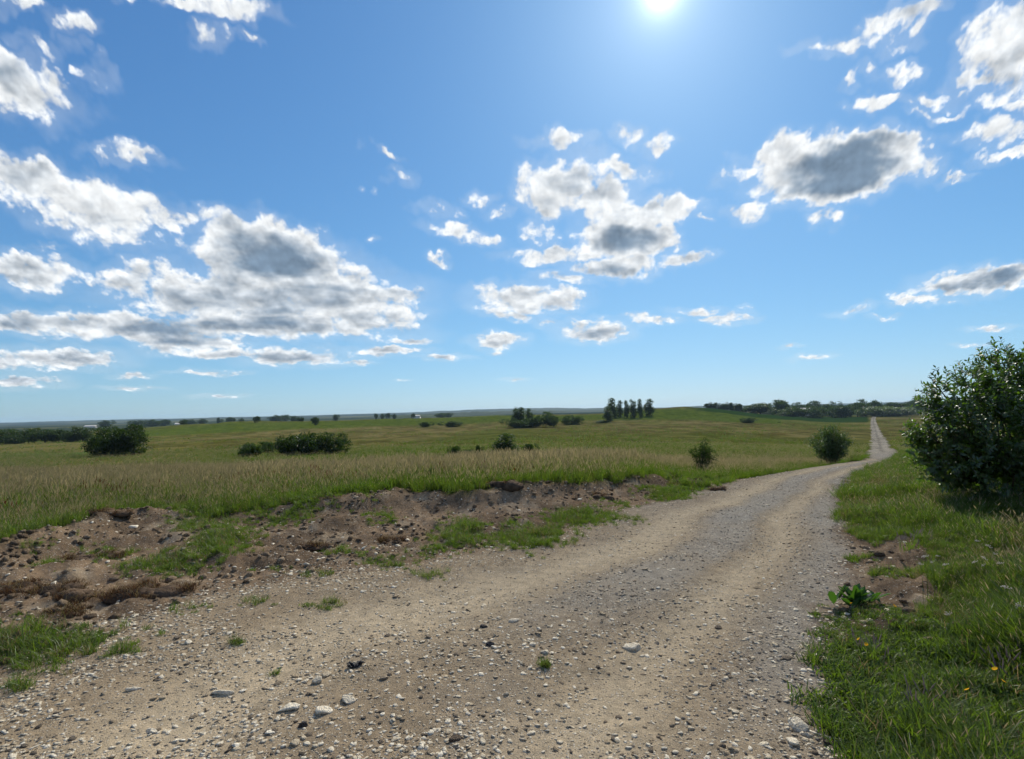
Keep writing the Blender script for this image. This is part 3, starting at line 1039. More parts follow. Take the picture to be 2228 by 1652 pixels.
# loose stones large enough to pick apart, parts of the road surface
cand = []
while len(cand) < 270:
    Y = 1.75 * (7.5 / 1.75) ** (random.random() ** 1.25)
    X = random.uniform(-1.1, .72) * Y
    a = np.array([X]); b = np.array([Y])
    m = near_masks(a, b)
    if random.random() < dens_white(a, b, m[0], m[1], m[2])[0] * 1.6:
        cand.append((X, Y))
for X, Y in cand:
    s = random.uniform(.015, .029) * (1 + .35 * (random.random() < .18))
    o = link('stone', random.choice(big_src), road)
    o.location = (X, Y, gz(X, Y) + s * .18)
    o.rotation_euler = (random.gauss(0, .15), random.gauss(0, .15), random.uniform(0, 6.28))
    o.scale = (s, s, s)
for k in range(36):
    for _ in range(200):
        px, py = random.uniform(0, 1500), random.uniform(1060, 1270)
        p = gpt(px, py, .05)
        m = near_masks(p[:1], p[1:])
        if m[0][0] < -.05 and m[1][0] < -.1:
            break
    s = random.uniform(.02, .05)
    o = link('stone', random.choice(big_src), bank)
    o.location = (p[0], p[1], gz(*p) + s * .15)
    o.rotation_euler = (random.gauss(0, .3), random.gauss(0, .3), random.uniform(0, 6.28))
    o.scale = (s, s, s * 1.1)

pale_m = plain_material('pale limestone', (.70, .61, .47), (.88, .81, .68), 3.5, .85, .05)
dark_m = plain_material('dark fieldstone', (.07, .065, .065), (.15, .135, .13), 3.5, .8, .05)
brown_m = plain_material('brown fieldstone', (.13, .10, .075), (.23, .18, .14), 3.5, .85, .05)
BIG = [
    # px, py, half width px, flat, stretch, material, label
    (627, 1549, 30, .34, .62, pale_m, 'largest pale wedge-shaped stone lying in the foreground gravel'),
    (706, 1556, 22, .45, .95, pale_m, 'upright-looking ragged pale stone just right of the largest foreground wedge stone'),
    (756, 1532, 24, .35, .60, pale_m, 'pale split pair-like flat stone right of the ragged foreground stone'),
    (692, 1490, 15, .75, .95, pale_m, 'small blocky white stone below the black lump on the road'),
    (485, 1507, 28, .30, .42, pale_m, 'long narrow pale stone on the left foreground gravel'),
    (288, 1508, 24, .26, .34, pale_m, 'thin sliver of pale stone far left in the foreground gravel'),
    (330, 1590, 20, .30, .40, pale_m, 'flat pale stone near the bottom left of the road'),
    (1732, 1582, 24, .50, .85, pale_m, 'cream stone with a dark pit beside the right-hand verge grass'),
    (1376, 1401, 25, .22, .62, pale_m, 'smooth half-buried pale stone in the right wheel track'),
    (990, 1622, 16, .70, .90, brown_m, 'grey-brown angular stone at the bottom edge of the road'),
    (1185, 1424, 12, .60, .90, pale_m, 'white stone beside the tiny grass tuft in mid road'),
    (1066, 1406, 11, .65, .95, dark_m, 'dark rounded pebble left of the tiny grass tuft in mid road'),
    (1052, 1367, 10, .70, .95, dark_m, 'dark pebble farther up the road than the rounded dark one'),
    (1773, 1338, 13, .55, .80, brown_m, 'brown stone on the road edge left of the broad-leaved dock'),
    (1118, 1352, 14, .35, .60, pale_m, 'oval white stone in the middle of the road'),
    (658, 1588, 12, .75, .95, dark_m, 'dark round stone below the largest pale wedge stone'),
    (879, 1161, 15, .45, .55, pale_m, 'white slab leaning on the foot of the earth bank'),
    (866, 1174, 9, .60, .80, pale_m, 'small white stone in front of the slab on the earth bank'),
    (292, 1150, 13, .40, .70, pale_m, 'pale boulder on top of the left earth heap'),
    (1892, 1291, 22, .35, .55, pale_m, 'pale flat stone behind the broad-leaved dock'),
    (195, 1292, 12, .55, .70, pale_m, 'white stone lying beside the dark sod clods on the left'),
    (1755, 1603, 14, .45, .80, pale_m, 'smaller cream stone next to the pitted stone by the verge'),
]
for k, (px, py, hw, fl, st, mt, lab) in enumerate(BIG):
    p = gpt(px, py, .05 if py < 1200 else 0)
    s = hw / FOC * p[1] * .88
    me = stone_mesh('stone', mt, fl * 1.15, 700 + k, 9, ico(3))
    o = link('stone', me)
    o.scale = (s, s * st / .8, s)
    o.location = (p[0], p[1], gz(*p) + s * fl * .25)
    o.rotation_euler = (random.gauss(0, .08), random.gauss(0, .08), random.uniform(-.5, .5))
    tag(o, lab, 'stone', 'loose stones on the road')
# black crumbly lump
p = gpt(770, 1459)
vv = []; ff_ = []; n0 = 0
for k in range(60):
    V_, F_ = I1
    q = V_ * rng.uniform(.006, .014) + np.array([rng.normal(0, .022), rng.normal(0, .012), abs(rng.normal(0, .008)) + .004])
    vv.append(q); ff_.append(F_ + n0); n0 += len(q)
o = link('dung_lump', mesh_np('dung_lump', np.vstack(vv), np.vstack(ff_), MAT['tar'], True))
o.location = (p[0], p[1], gz(*p))
tag(o, 'small black crumbly lump lying on the pale road gravel', 'lump')


# ------------------------------------------------------------------ grass
def tuft_mesh(name, mats, blades, seed):
    """blades: list of (count, height, width, lean, spread, kind) kind: 0 blade, 1 stalk with head, 2 sorrel spike"""
    r = np.random.default_rng(seed)
    Vs, Fs, Ms = [], [], []
    n0 = 0

    def strip(pts, w, side, mi):
        nonlocal n0
        k = len(pts)
        a = pts - side[None] * w[:, None]; b = pts + side[None] * w[:, None]
        Vs.append(np.stack([a, b], 1).reshape(-1, 3))
        for i in range(k - 1):
            Fs.append([n0 + 2 * i, n0 + 2 * i + 1, n0 + 2 * i + 3, n0 + 2 * i + 2]); Ms.append(mi)
        n0 += 2 * k
    for (cnt, h, w, lean, spread, mi, head) in blades:
        for _ in range(cnt):
            az = r.uniform(0, 6.283); hh = h * r.uniform(.6, 1.15)
            b = np.array([r.normal(0, spread), r.normal(0, spread), -.02])
            ln = lean * r.uniform(.3, 1.4)
            dirv = np.array([math.cos(az), math.sin(az), 0])
            t = np.array([0, .4, .75, 1.0])
            pts = b[None] + np.stack([dirv[0] * ln * hh * t ** 2, dirv[1] * ln * hh * t ** 2, hh * (t - .25 * ln * t ** 2)], 1)
            sd = np.array([-dirv[1], dirv[0], 0])
            a2 = r.uniform(0, 6.28)
            sd = sd * .7 + np.array([math.cos(a2), math.sin(a2), 0]) * .5
            sd /= np.linalg.norm(sd)
            strip(pts, w * np.array([.9, 1.0, .7, .12]), sd, mi)
            if head:
                hm, hl, hwid = head
                d = pts[3] - pts[2]; d /= np.linalg.norm(d)
                c = pts[3]
                for q in range(2):
                    s2 = np.cross(d, [math.cos(q * 1.57), math.sin(q * 1.57), .1]); s2 /= np.linalg.norm(s2)
                    hp = c[None] + d[None] * (np.array([-.3, .1, .45, .75])[:, None] * hl)
                    strip(hp, hwid * np.array([.25, 1, .7, .1]) * r.uniform(.7, 1.2), s2, hm)
    return mesh_np(name, np.vstack(Vs), np.array(Fs), mats, False, midx=Ms)


GM = [MAT['blade'], MAT['stalk'], MAT['head'], MAT['sorrel'], MAT['lush'], MAT['dry']]
meadow_src = []
for k in range(6):       # tall feathery meadow grass
    meadow_src.append(tuft_mesh('meadow tuft', GM, [(16, .42, .0042, .45, .07, 0, None), (8, .60, .0024, .22, .08, 1, (2, .13, .0065)), (1, .35, .004, .7, .07, 5, None), (8, .46, .0042, .4, .08, 4, None)], 900 + k))
for k in range(3):       # greener, leafier
    meadow_src.append(tuft_mesh('green tuft', GM, [(24, .40, .0055, .45, .08, 4, None), (12, .5, .005, .35, .07, 0, None), (2, .6, .0022, .2, .07, 1, (2, .11, .007))], 920 + k))
for k in range(2):       # sorrel
    meadow_src.append(tuft_mesh('sorrel tuft', GM, [(9, .30, .005, .5, .07, 0, None), (9, .40, .0028, .15, .10, 3, (3, .11, .009))], 930 + k))
lush_src = []
for k in range(5):
    lush_src.append(tuft_mesh('lush tuft', GM, [(26, .17, .0038, .7, .05, 4, None), (8, .22, .003, .6, .05, 0, None), (1, .18, .0018, .6, .05, 5, None)], 950 + k))
for k in range(3):
    lush_src.append(tuft_mesh('long tuft', GM, [(22, .26, .0036, .8, .05, 4, None), (10, .30, .003, .7, .05, 0, None), (1, .34, .0016, .4, .06, 1, (2, .05, .003))], 960 + k))
for k in range(2):
    lush_src.append(tuft_mesh('straw tuft', GM, [(14, .24, .003, .8, .05, 5, None), (10, .20, .003, .8, .05, 0, None), (3, .32, .0018, .4, .06, 1, (2, .05, .003))], 980 + k))
for k in range(2):
    lush_src.append(tuft_mesh('clover tuft', GM, [(30, .10, .007, 1.0, .06, 4, None), (6, .13, .005, .8, .06, 0, None)], 970 + k))


def put_grass(name, X, Y, s, pick, src, label, cat):
    Z = ground_z(X, Y)
    rot = np.stack([rng.normal(0, .10, len(X)), rng.normal(.06, .10, len(X)), rng.uniform(0, 6.28, len(X))], 1)
    o = scatter(name, np.stack([X, Y, Z], 1), rot, s, pick, src)
    return tag(o, label, cat, kind='stuff')


# meadow on the left of the road
X, Y = in_frame_pts(60000, 5.2, 44, .75, -1.25, .74)
rd_, md_, dr_, fr_ = near_masks(X, Y)
wn_ = .35 * fbm(X * 1.3, Y * 1.3, 4, 12, .6)
kp = (md_ + wn_ > .02) & (rd_ < -.05)
X, Y, md_ = X[kp], Y[kp], md_[kp]
fringe = np.exp(-(md_ / .8) ** 2)
greenp = np.clip(.14 + .45 * fringe + 1.3 * fbm(X * .35, Y * .35, 3, 601), 0.03, .95)
sor = np.clip(3.0 * (fbm(X * .3 + 4, Y * .5, 3, 611) + .06), 0, .85) * sstep(md_, .5, 1.3) * (1 - sstep(md_, 3.2, 5.5)) * sstep(-X, -1.0, 2.5)
rr = rng.random(len(X))
pick = np.where(rr < sor, rng.integers(9, 11, len(X)), np.where(rng.random(len(X)) < greenp, rng.integers(6, 9, len(X)), rng.integers(0, 6, len(X))))
s = rng.uniform(.55, 1.2, len(X)) * (.72 + .28 * sstep(md_, .1, 1.5)) * (1 + .6 * fbm(X * .5, Y * .5, 2, 15)) * (1 - .35 * (sstep(-X, 2, 6) * (1 - sstep(md_, 1.0, 3.0)))) * (.60 + .40 * sstep(.62 - X / np.maximum(Y, 1), 0, .5))
put_grass('meadow_grass', X, Y, s * .82, pick, meadow_src, 'tall feathery tan and green meadow grass on the left slope', 'grass')

# right-hand verge
X, Y = in_frame_pts(60000, 1.3, 30, 1.3, .30, 1.35)
rd_, md_, dr_, fr_ = near_masks(X, Y)
wn_ = .35 * fbm(X * 1.3, Y * 1.3, 4, 12, .6)
thin = sstep(-(rd_ + wn_), -.12, .35)
kp = (rd_ < .14) & (md_ < -.2) & (dr_ + wn_ < -.02) & (X > .8) & (rng.random(len(X)) < thin)
X, Y = X[kp], Y[kp]
kp0 = kp
cl = fbm(X * .8, Y * .8, 3, 621)
pick = np.where(cl + rng.normal(0, .12, len(X)) > .05, rng.integers(5, 8, len(X)), np.where(cl < -.12, rng.integers(10, 12, len(X)), rng.integers(0, 5, len(X))))
dry = rng.random(len(X)) < np.clip(.08 + .9 * fbm(X * .9, Y * .9, 3, 651), .02, .5)
pick = np.where(dry, rng.integers(8, 10, len(X)), pick)
s = rng.uniform(.75, 1.25, len(X)) * (.9 + .35 * sstep(-near_masks(X, Y)[0], .3, 1.5)) * (1 + .6 * cl) * (.38 + .44 * sstep(-dr_[kp0], .05, .9))
put_grass('verge_grass', X, Y, s, pick, lush_src, 'short lush green grass covering the right-hand verge', 'grass')

# patches of grass on the bare bank and along the road's left edge
PATCH = [(60, 1385, 190, 55, 1.0), (210, 1390, 60, 26, .6), (470, 1182, 75, 28, 1.0), (330, 1215, 120, 26, .8), (90, 1215, 60, 26, .5), (200, 1190, 50, 20, .35), (382, 1106, 34, 18, 1.2), (450, 1130, 90, 32, .8), (620, 1112, 95, 24, .9), (700, 1095, 100, 18, .8),
         (1005, 1155, 75, 34, 1.0), (1165, 1155, 85, 34, 1.0), (1265, 1118, 90, 17, .9), (830, 1122, 45, 20, .55), (735, 1185, 40, 14, .6), (800, 1203, 55, 16, .45), (930, 1242, 35, 9, .5), (715, 1305, 48, 9, .7), (860, 1215, 50, 16, .5), (590, 1230, 40, 10, .35), (690, 1240, 40, 10, .3),
         (1445, 1070, 65, 13, .9), (1350, 1092, 50, 10, .4), (1545, 1035, 50, 14, 1.0), (940, 1190, 60, 16, .45), (1380, 1125, 30, 8, .3), (260, 1400, 40, 20, .5), (40, 1475, 50, 15, .4), (410, 1310, 50, 14, .25), (530, 1160, 60, 22, .5), (560, 1300, 40, 10, .2),
         (1868, 1205, 32, 9, .7), (1900, 1105, 50, 16, .5), (1960, 1245, 60, 12, .7), (1870, 1150, 40, 12, .5), (1905, 1245, 14, 6, .5), (1187, 1432, 5, 2, .3), (515, 1385, 14, 6, .3), (590, 1440, 20, 6, .15)]
px_, py_, sx_ = [], [], []
for (cx, cy, rx, ry, w) in PATCH:
    d_ = gpt(cx, cy)[1]
    n = int(min(1500, 3.14 * (rx * d_ / FOC) * (ry * d_ * d_ / FOC / EYE) * 200 * w ** 1.15) + 8)
    ang = rng.uniform(0, 6.283, n); rr = np.sqrt(rng.random(n)) * (1 + .25 * rng.normal(size=n))
    for a_, r_ in zip(ang, rr):
        g_ = gpt(cx + rx * r_ * math.cos(a_), cy + ry * r_ * math.sin(a_), .06)
        px_.append(g_[0]); py_.append(g_[1]); sx_.append((.55 + .5 * w) * (1.05 - .4 * min(r_, 1.2)))
X = np.array(px_); Y = np.array(py_); s = np.array(sx_) * rng.uniform(.6, 1.2, len(px_))
rd_ = near_masks(X, Y)[0]
kp = (fbm(X * 3, Y * 3, 3, 631) > -.13)
X, Y, s = X[kp], Y[kp], s[kp]
put_grass('bank_grass', X, Y, s * .62, rng.choice([0, 1, 2, 3, 4, 5, 8, 10, 11], len(X)), lush_src, 'scattered green grass patches on the bare earth beside the road', 'grass')

# sparse field grass on the lower slopes so that the sward has a nap
X, Y = in_frame_pts(30000, 44, 150, .9, -1.1, 1.1)
kp = (near_masks(X, Y)[3] < -.4)
X, Y = X[kp], Y[kp]
put_grass('field_grass', X, Y, rng.uniform(.8, 1.4, len(X)), rng.integers(0, 6, len(X)), meadow_src, 'rough dry grass of the wide pasture in the valley', 'grass')


# coarse tussocks further out
X, Y = in_frame_pts(26000, 110, 480, 1.1, -1.1, 1.1)
kp = (near_masks(X, Y)[3] < -1) & (fbm(X / 22, Y / 40, 4, 641, .6) > .03)
X, Y = X[kp], Y[kp]
put_grass('tussock_grass', X, Y, rng.uniform(.8, 2.1, len(X)), rng.choice([0, 1, 2, 3, 6, 7, 8], len(X)), meadow_src, 'coarse tussocks scattered over the far pasture', 'grass')

# ------------------------------------------------------------------ trees and bushes
def leaves(P, N_, L_, wr, r, fold=0.0, up_=.25):
    """leaf rhombi at P with outward normals N_"""
    n = len(P)
    t = r.normal(size=(n, 3)) * .8 + N_ * .7
    t[:, 2] += up_
    t /= np.linalg.norm(t, axis=1)[:, None]
    s = np.cross(t, r.normal(size=(n, 3)))
    s /= np.maximum(np.linalg.norm(s, axis=1)[:, None], 1e-6)
    nn = np.cross(t, s)
    L_ = L_ * r.uniform(.6, 1.25, n)[:, None]
    a = P; b = P + t * L_ * .45 + s * L_ * wr + nn * L_ * fold; c = P + t * L_; d = P + t * L_ * .45 - s * L_ * wr + nn * L_ * fold
    V_ = np.stack([a, b, c, d], 1).reshape(-1, 3)
    i = np.arange(n)[:, None] * 4
    F_ = np.concatenate([i + np.array([[0, 1, 2]]), i + np.array([[0, 2, 3]])])
    return V_, F_


def crown_points(lobes, nclump, per, sig, r, shell=(.55, 1.0)):
    vol = np.array([l[3] * l[4] * l[5] for l in lobes]) ** .8
    vol /= vol.sum()
    k = r.choice(len(lobes), nclump, p=vol)
    d = r.normal(size=(nclump, 3)); d /= np.linalg.norm(d, axis=1)[:, None]
    rad = r.uniform(shell[0], shell[1], nclump)[:, None] ** .7
    Lb = np.array(lobes)
    c = Lb[k, :3] + d * rad * Lb[k, 3:]
    P = np.repeat(c, per, 0) + r.normal(0, 1, (nclump * per, 3)) * sig * np.array([1.15, 1.15, .8])
    N_ = np.repeat(d, per, 0)
    return P, N_


def tube(pts, rad, seg=6):
    pts = np.array(pts, float)
    Vs = []
    for i, p_ in enumerate(pts):
        d = pts[min(i + 1, len(pts) - 1)] - pts[max(i - 1, 0)]
        d /= np.linalg.norm(d) + 1e-9
        a = np.cross(d, [.3, .9, .2]); a /= np.linalg.norm(a); b = np.cross(d, a)
        th = np.arange(seg) / seg * 6.2832
        Vs.append(p_ + rad[i] * (np.cos(th)[:, None] * a + np.sin(th)[:, None] * b))
    F_ = []
    for i in range(len(pts) - 1):
        for j in range(seg):
            F_.append([i * seg + j, i * seg + (j + 1) % seg, (i + 1) * seg + (j + 1) % seg, (i + 1) * seg + j])
    return np.vstack(Vs), np.array(F_)


def trunk_mesh(name, h, lobes, rad, r, stems=1, mat=None, nl=8):
    Vs, Fs, n0 = [], [], 0

    def add(vf):
        nonlocal n0
        Vs.append(vf[0]); Fs.append(vf[1] + n0); n0 += len(vf[0])
    for s_ in range(stems):
        bx = r.normal(0, rad * 1.8, 2) if stems > 1 else np.zeros(2)
        tip = np.array([bx[0] * 4 + r.normal(0, .03), bx[1] * 4 + r.normal(0, .03), h * r.uniform(.75, .9)])
        pts = [np.array([bx[0], bx[1], -.05 * h]), np.array([bx[0] * 1.5, bx[1] * 1.5, h * .25]), np.array([bx[0] * 2.5, bx[1] * 2.5, h * .55]), tip]
        add(tube(pts, [rad * 1.25, rad, rad * .7, rad * .15]))
    for k in range(nl):
        l = lobes[r.integers(len(lobes))]
        e = np.array(l[:3]) + r.normal(size=3) * np.array(l[3:]) * .5
        b = np.array([r.normal(0, rad), r.normal(0, rad), max(.1 * h, min(.6 * h, e[2] * r.uniform(.4, .7)))])
        m = (b + e) / 2 + np.array([0, 0, .04 * h])
        add(tube([b, m, e], [rad * .5, rad * .32, rad * .08], 5))
    return mesh_np(name, np.vstack(Vs), np.vstack(Fs), mat or MAT['bark'], True)


def make_proto(kind, seed, mat):
    r = np.random.default_rng(seed)
    if kind == 'round':
        lobes = [(r.normal(0, .2), r.normal(0, .2), r.uniform(.42, .72), r.uniform(.2, .32), r.uniform(.2, .32), r.uniform(.2, .28)) for _ in range(6)]
        lobes += [(0, 0, .78, .22, .22, .2), (.2, 0, .3, .26, .26, .22), (-.22, .05, .32, .26, .26, .24)]
        P, N_ = crown_points(lobes, 260, 20, .042, r); L = .056; h = .8; rad = .022
    elif kind == 'tall':
        lobes = [(r.normal(0, .04), r.normal(0, .04), z, w, w, .15) for z, w in ((.10, .12), (.24, .15), (.38, .17), (.52, .17), (.66, .15), (.8, .11), (.9, .07))]
        P, N_ = crown_points(lobes, 190, 18, .032, r); L = .044; h = .85; rad = .013
    elif kind == 'bush':
        lobes = [(r.normal(0, .3), r.normal(0, .3), r.uniform(.3, .6), r.uniform(.26, .36), r.uniform(.26, .36), r.uniform(.26, .36)) for _ in range(7)]
        lobes += [(0, 0, .3, .55, .55, .3)]
        P, N_ = crown_points(lobes, 300, 22, .05, r); L = .068; h = .7; rad = .02
    else:   # spire
        lobes = [(0, 0, z, .23 * (1 - z) + .03, .23 * (1 - z) + .03, .08) for z in np.linspace(.12, .94, 10)]
        P, N_ = crown_points(lobes, 170, 12, .026, r); L = .04; h = .98; rad = .014
    k = P[:, 2] > .01
    P, N_ = P[k], N_[k]
    z = P[:, 2].max()
    P[:, 2] /= z
    V_, F_ = leaves(P, N_, L, .32, r)
    return mesh_np('crown', V_, F_, mat, False), trunk_mesh('trunk', h, lobes, rad, r, 1 if kind != 'bush' else 3), (np.percentile(np.abs(P[:, 0]), 96) * 2)


PROTO = {k: [make_proto(k, s0 + i * 13, MAT[mt]) for i in range(n)] for k, s0, n, mt in (('round', 40, 4, 'tree'), ('tall', 140, 3, 'tree2'), ('bush', 240, 3, 'tree'), ('spire', 340, 2, 'tree'))}
PROTO['pale'] = [make_proto('bush', 441, MAT['willow'])]
PROTO['tallround'] = [make_proto('round', 541, MAT['tree2'])]


def plant(kind, px, base_y, w_px, h_px, d, name, label, cat, group=None, var=None, ypx=True):
    u = uv(px, base_y)[0]
    x, y = u * d, d
    cr, trk, w0 = PROTO[kind][(var if var is not None else random.randrange(99)) % len(PROTO[kind])]
    z = gz(x, y)
    # height so that its top stands at the measured elevation
    top = EYE + uv(px, base_y - h_px)[1] * d
    h = max(top - z, .3)
    w = w_px / FOC * d / w0
    e = empty(name, (x, y, z - .02 * h), random.uniform(0, 6.28), (w, w, h))
    link('crown', cr, e); link('trunk', trk, e)
    return tag(e, label, cat, group)


G1 = 'trees behind the far end of the road'
for a in [
    # left wood
    ('round', 12, 966, 70, 34, 295, 'tree', 'leftmost broad tree of the dark wood at the left edge', 'tree', 'wood at the left edge'),
    ('bush', 35, 966, 44, 22, 285, 'tree', 'low rounded paler tree in front of the left wood', 'tree', 'wood at the left edge'),
    ('round', 62, 965, 60, 34, 300, 'tree', 'second broad tree from the left in the dark left wood', 'tree', 'wood at the left edge'),
    ('round', 98, 965, 56, 32, 300, 'tree', 'middle broad tree of the dark left wood', 'tree', 'wood at the left edge'),
    ('round', 128, 963, 44, 30, 300, 'tree', 'fourth tree of the dark left wood', 'tree', 'wood at the left edge'),
    ('bush', 150, 961, 42, 22, 295, 'tree', 'low round tree near the right end of the left wood', 'tree', 'wood at the left edge'),
    ('tall', 166, 960, 22, 34, 305, 'tree', 'slim tree beside the right end of the left wood', 'tree', 'wood at the left edge'),
    ('round', 180, 960, 32, 30, 300, 'tree', 'rightmost tree of the left wood, next to the big double-crowned tree', 'tree', 'wood at the left edge'),
    # mid-valley
    ('bush', 628, 979, 54, 34, 112, 'shrub', 'left third of the broad dark thicket in the pasture', 'shrub', 'thicket in the pasture'),
    ('bush', 672, 979, 66, 40, 112, 'shrub', 'tallest middle shrub of the broad dark thicket', 'shrub', 'thicket in the pasture'),
    ('bush', 722, 979, 66, 38, 114, 'shrub', 'right-hand shrub of the broad dark thicket', 'shrub', 'thicket in the pasture'),
    ('bush', 543, 980, 50, 17, 108, 'shrub', 'low dark shrub standing left of the broad thicket', 'shrub'),
    ('bush', 585, 972, 44, 12, 125, 'shrub', 'flat dark shrub between the low shrub and the broad thicket', 'shrub'),
    ('tall', 1098, 985, 46, 43, 92, 'shrub', 'dense dark egg-shaped bush in the middle of the pasture', 'shrub'),
    ('bush', 1152, 986, 32, 22, 92, 'shrub', 'small round dark bush right of the egg-shaped bush', 'shrub'),
    ('bush', 990, 984, 30, 14, 96, 'shrub', 'low leafy shrub farthest left of the egg-shaped bush', 'shrub'),
    ('round', 1041, 984, 18, 17, 96, 'shrub', 'small upright shrub just left of the egg-shaped bush', 'shrub'),
    ('bush', 1018, 985, 40, 8, 97, 'shrub', 'flat pale-green shrub between two shrubs left of the egg-shaped bush', 'shrub'),
    # copse
    ('tall', 1122, 912, 16, 27, 360, 'tree', 'slim tree at the left end of the hillside copse', 'tree', 'copse on the hillside'),
    ('tall', 1134, 912, 20, 27, 362, 'tree', 'second slim tall tree in the hillside copse', 'tree', 'copse on the hillside'),
    ('tall', 1150, 908, 15, 20, 372, 'tree', 'third shorter slim tree in the hillside copse', 'tree', 'copse on the hillside'),
    ('tallround', 1188, 928, 42, 34, 350, 'tree', 'rounded light tree in the middle of the hillside copse', 'tree', 'copse on the hillside'),
    ('bush', 1126, 930, 44, 20, 348, 'shrub', 'dark shrub at the foot of the slim copse trees', 'shrub', 'copse on the hillside'),
    ('bush', 1160, 930, 46, 22, 346, 'shrub', 'dark shrub in the centre of the hillside copse', 'shrub', 'copse on the hillside'),
    ('tallround', 1204, 930, 40, 26, 348, 'shrub', 'shrub right of the rounded light copse tree', 'shrub', 'copse on the hillside'),
    ('bush', 1140, 931, 40, 16, 340, 'shrub', 'low dark shrub at the front of the hillside copse', 'shrub', 'copse on the hillside'),
    ('bush', 1245, 915, 50, 12, 400, 'shrub', 'flat shrub patch right of the hillside copse', 'shrub'),
    ('bush', 1310, 921, 30, 7, 420, 'shrub', 'low dark shrub on the slope below the birch grove', 'shrub'),
    ('bush', 985, 928, 46, 12, 400, 'shrub', 'dark flat shrub in the hollow left of the hillside copse', 'shrub'),
    ('bush', 925, 925, 30, 7, 410, 'shrub', 'smaller flat shrub farther left in the hollow', 'shrub'),
    # grove on the hill
    ('tall', 1323, 915, 17, 32, 430, 'tree', 'short tree standing lowest on the slope of the hilltop grove', 'tree', 'grove on the hill'),
    ('tall', 1332, 903, 19, 38, 470, 'tree', 'broadest tree at the left of the hilltop grove', 'tree', 'grove on the hill'),
    ('tall', 1348, 900, 13, 30, 480, 'tree', 'slim tree just right of the broadest grove tree', 'tree', 'grove on the hill'),
    ('tall', 1364, 904, 11, 34, 470, 'tree', 'third slim tree of the hilltop grove', 'tree', 'grove on the hill'),
    ('tall', 1378, 905, 13, 38, 465, 'tree', 'tall tree at the centre of the hilltop grove', 'tree', 'grove on the hill'),
    ('tall', 1393, 906, 11, 39, 462, 'tree', 'slim upright tree right of the grove centre', 'tree', 'grove on the hill'),
    ('tall', 1412, 903, 19, 36, 475, 'tree', 'rightmost dense tree of the hilltop grove', 'tree', 'grove on the hill'),
    # single far trees left
    ('round', 560, 919, 16, 14, 520, 'tree', 'small lone round tree on the left hill crest', 'tree'),
    ('bush', 655, 915, 13, 8, 560, 'tree', 'tiny round bush on the left hill crest', 'tree'),
    ('round', 686, 932, 26, 25, 470, 'tree', 'dark tree leaning on the steep side of the left hill', 'tree'),
    ('round', 400, 922, 14, 10, 600, 'tree', 'small far tree at the left foot of the hill', 'tree'),
    ('bush', 1628, 926, 28, 18, 400, 'shrub', 'lone dark round bush in the field left of the far road', 'shrub'),
    ('bush', 1695, 922, 8, 4, 430, 'shrub', 'tiny brown bush in the field left of the far road', 'shrub'),
]:
    plant(*a)
# right-hand wood
R = [('round', 1655, 909, 46, 30, 690), ('round', 1696, 908, 44, 38, 720), ('bush', 1722, 911, 44, 24, 660), ('bush', 1770, 911, 48, 27, 655), ('bush', 1830, 910, 48, 27, 660),
     ('round', 1772, 906, 26, 33, 800), ('tallround', 1738, 905, 24, 30, 820), ('spire', 1812, 905, 16, 33, 790), ('spire', 1830, 905, 14, 31, 800), ('round', 1800, 906, 34, 26, 760),
     ('round', 1866, 907, 36, 31, 720), ('tall', 1878, 906, 16, 37, 740), ('pale', 1922, 908, 52, 24, 690), ('pale', 1955, 908, 44, 22, 700), ('round', 1905, 905, 24, 34, 800),
     ('round', 1940, 904, 40, 28, 810), ('round', 1975, 904, 40, 29, 800), ('tallround', 1998, 904, 26, 44, 760), ('round', 2030, 905, 50, 32, 780), ('round', 2080, 905, 60, 32, 790), ('round', 2140, 905, 60, 30, 790), ('round', 2200, 905, 60, 30, 790)]
RL = ['broad tree at the left end of the right-hand wood', 'tallest domed tree near the left end of the right-hand wood', 'first dense clipped-looking bush in front of the right-hand wood', 'second dense bush in front of the right-hand wood', 'dense rounded bush just left of the far road end',
      'domed tree rising behind the two dense front bushes', 'pale far tree behind the first dense front bush', 'left one of two spired conifers behind the wood', 'right one of two spired conifers behind the wood', 'tree filling the gap between the dense front bushes',
      'broad tree directly left of where the far road ends', 'slender tall tree above the far road end', 'pale willow bush just right of the far road end', 'second pale willow bush right of the far road', 'round tree behind the pale willows, nearest the road',
      'middle tree behind the pale willows', 'right tree behind the pale willows', 'tall tree showing beside the big foreground shrub', 'far tree behind the left part of the big foreground shrub', 'far tree behind the middle of the big foreground shrub', 'far tree behind the right part of the big foreground shrub', 'far tree at the right frame edge behind the big shrub']
for a, l in zip(R, RL):
    a = (a[0], a[1], a[2], a[3] * 1.35, a[4] + 1.5, a[5])
    plant(*a, 'tree', l, 'tree', G1)
# plantation beyond the hump
ORD = ['first', 'second', 'third', 'fourth', 'fifth', 'sixth', 'seventh', 'eighth', 'ninth']
for k in range(9):
    plant('spire' if k % 2 else 'round', 1538 + k * 9, 893, 16, 15.5 + (k * 7 % 4), 700, 'tree', ORD[k] + ' tree from the left in the close-set plantation beyond the green hump', 'tree', 'plantation beyond the hump')
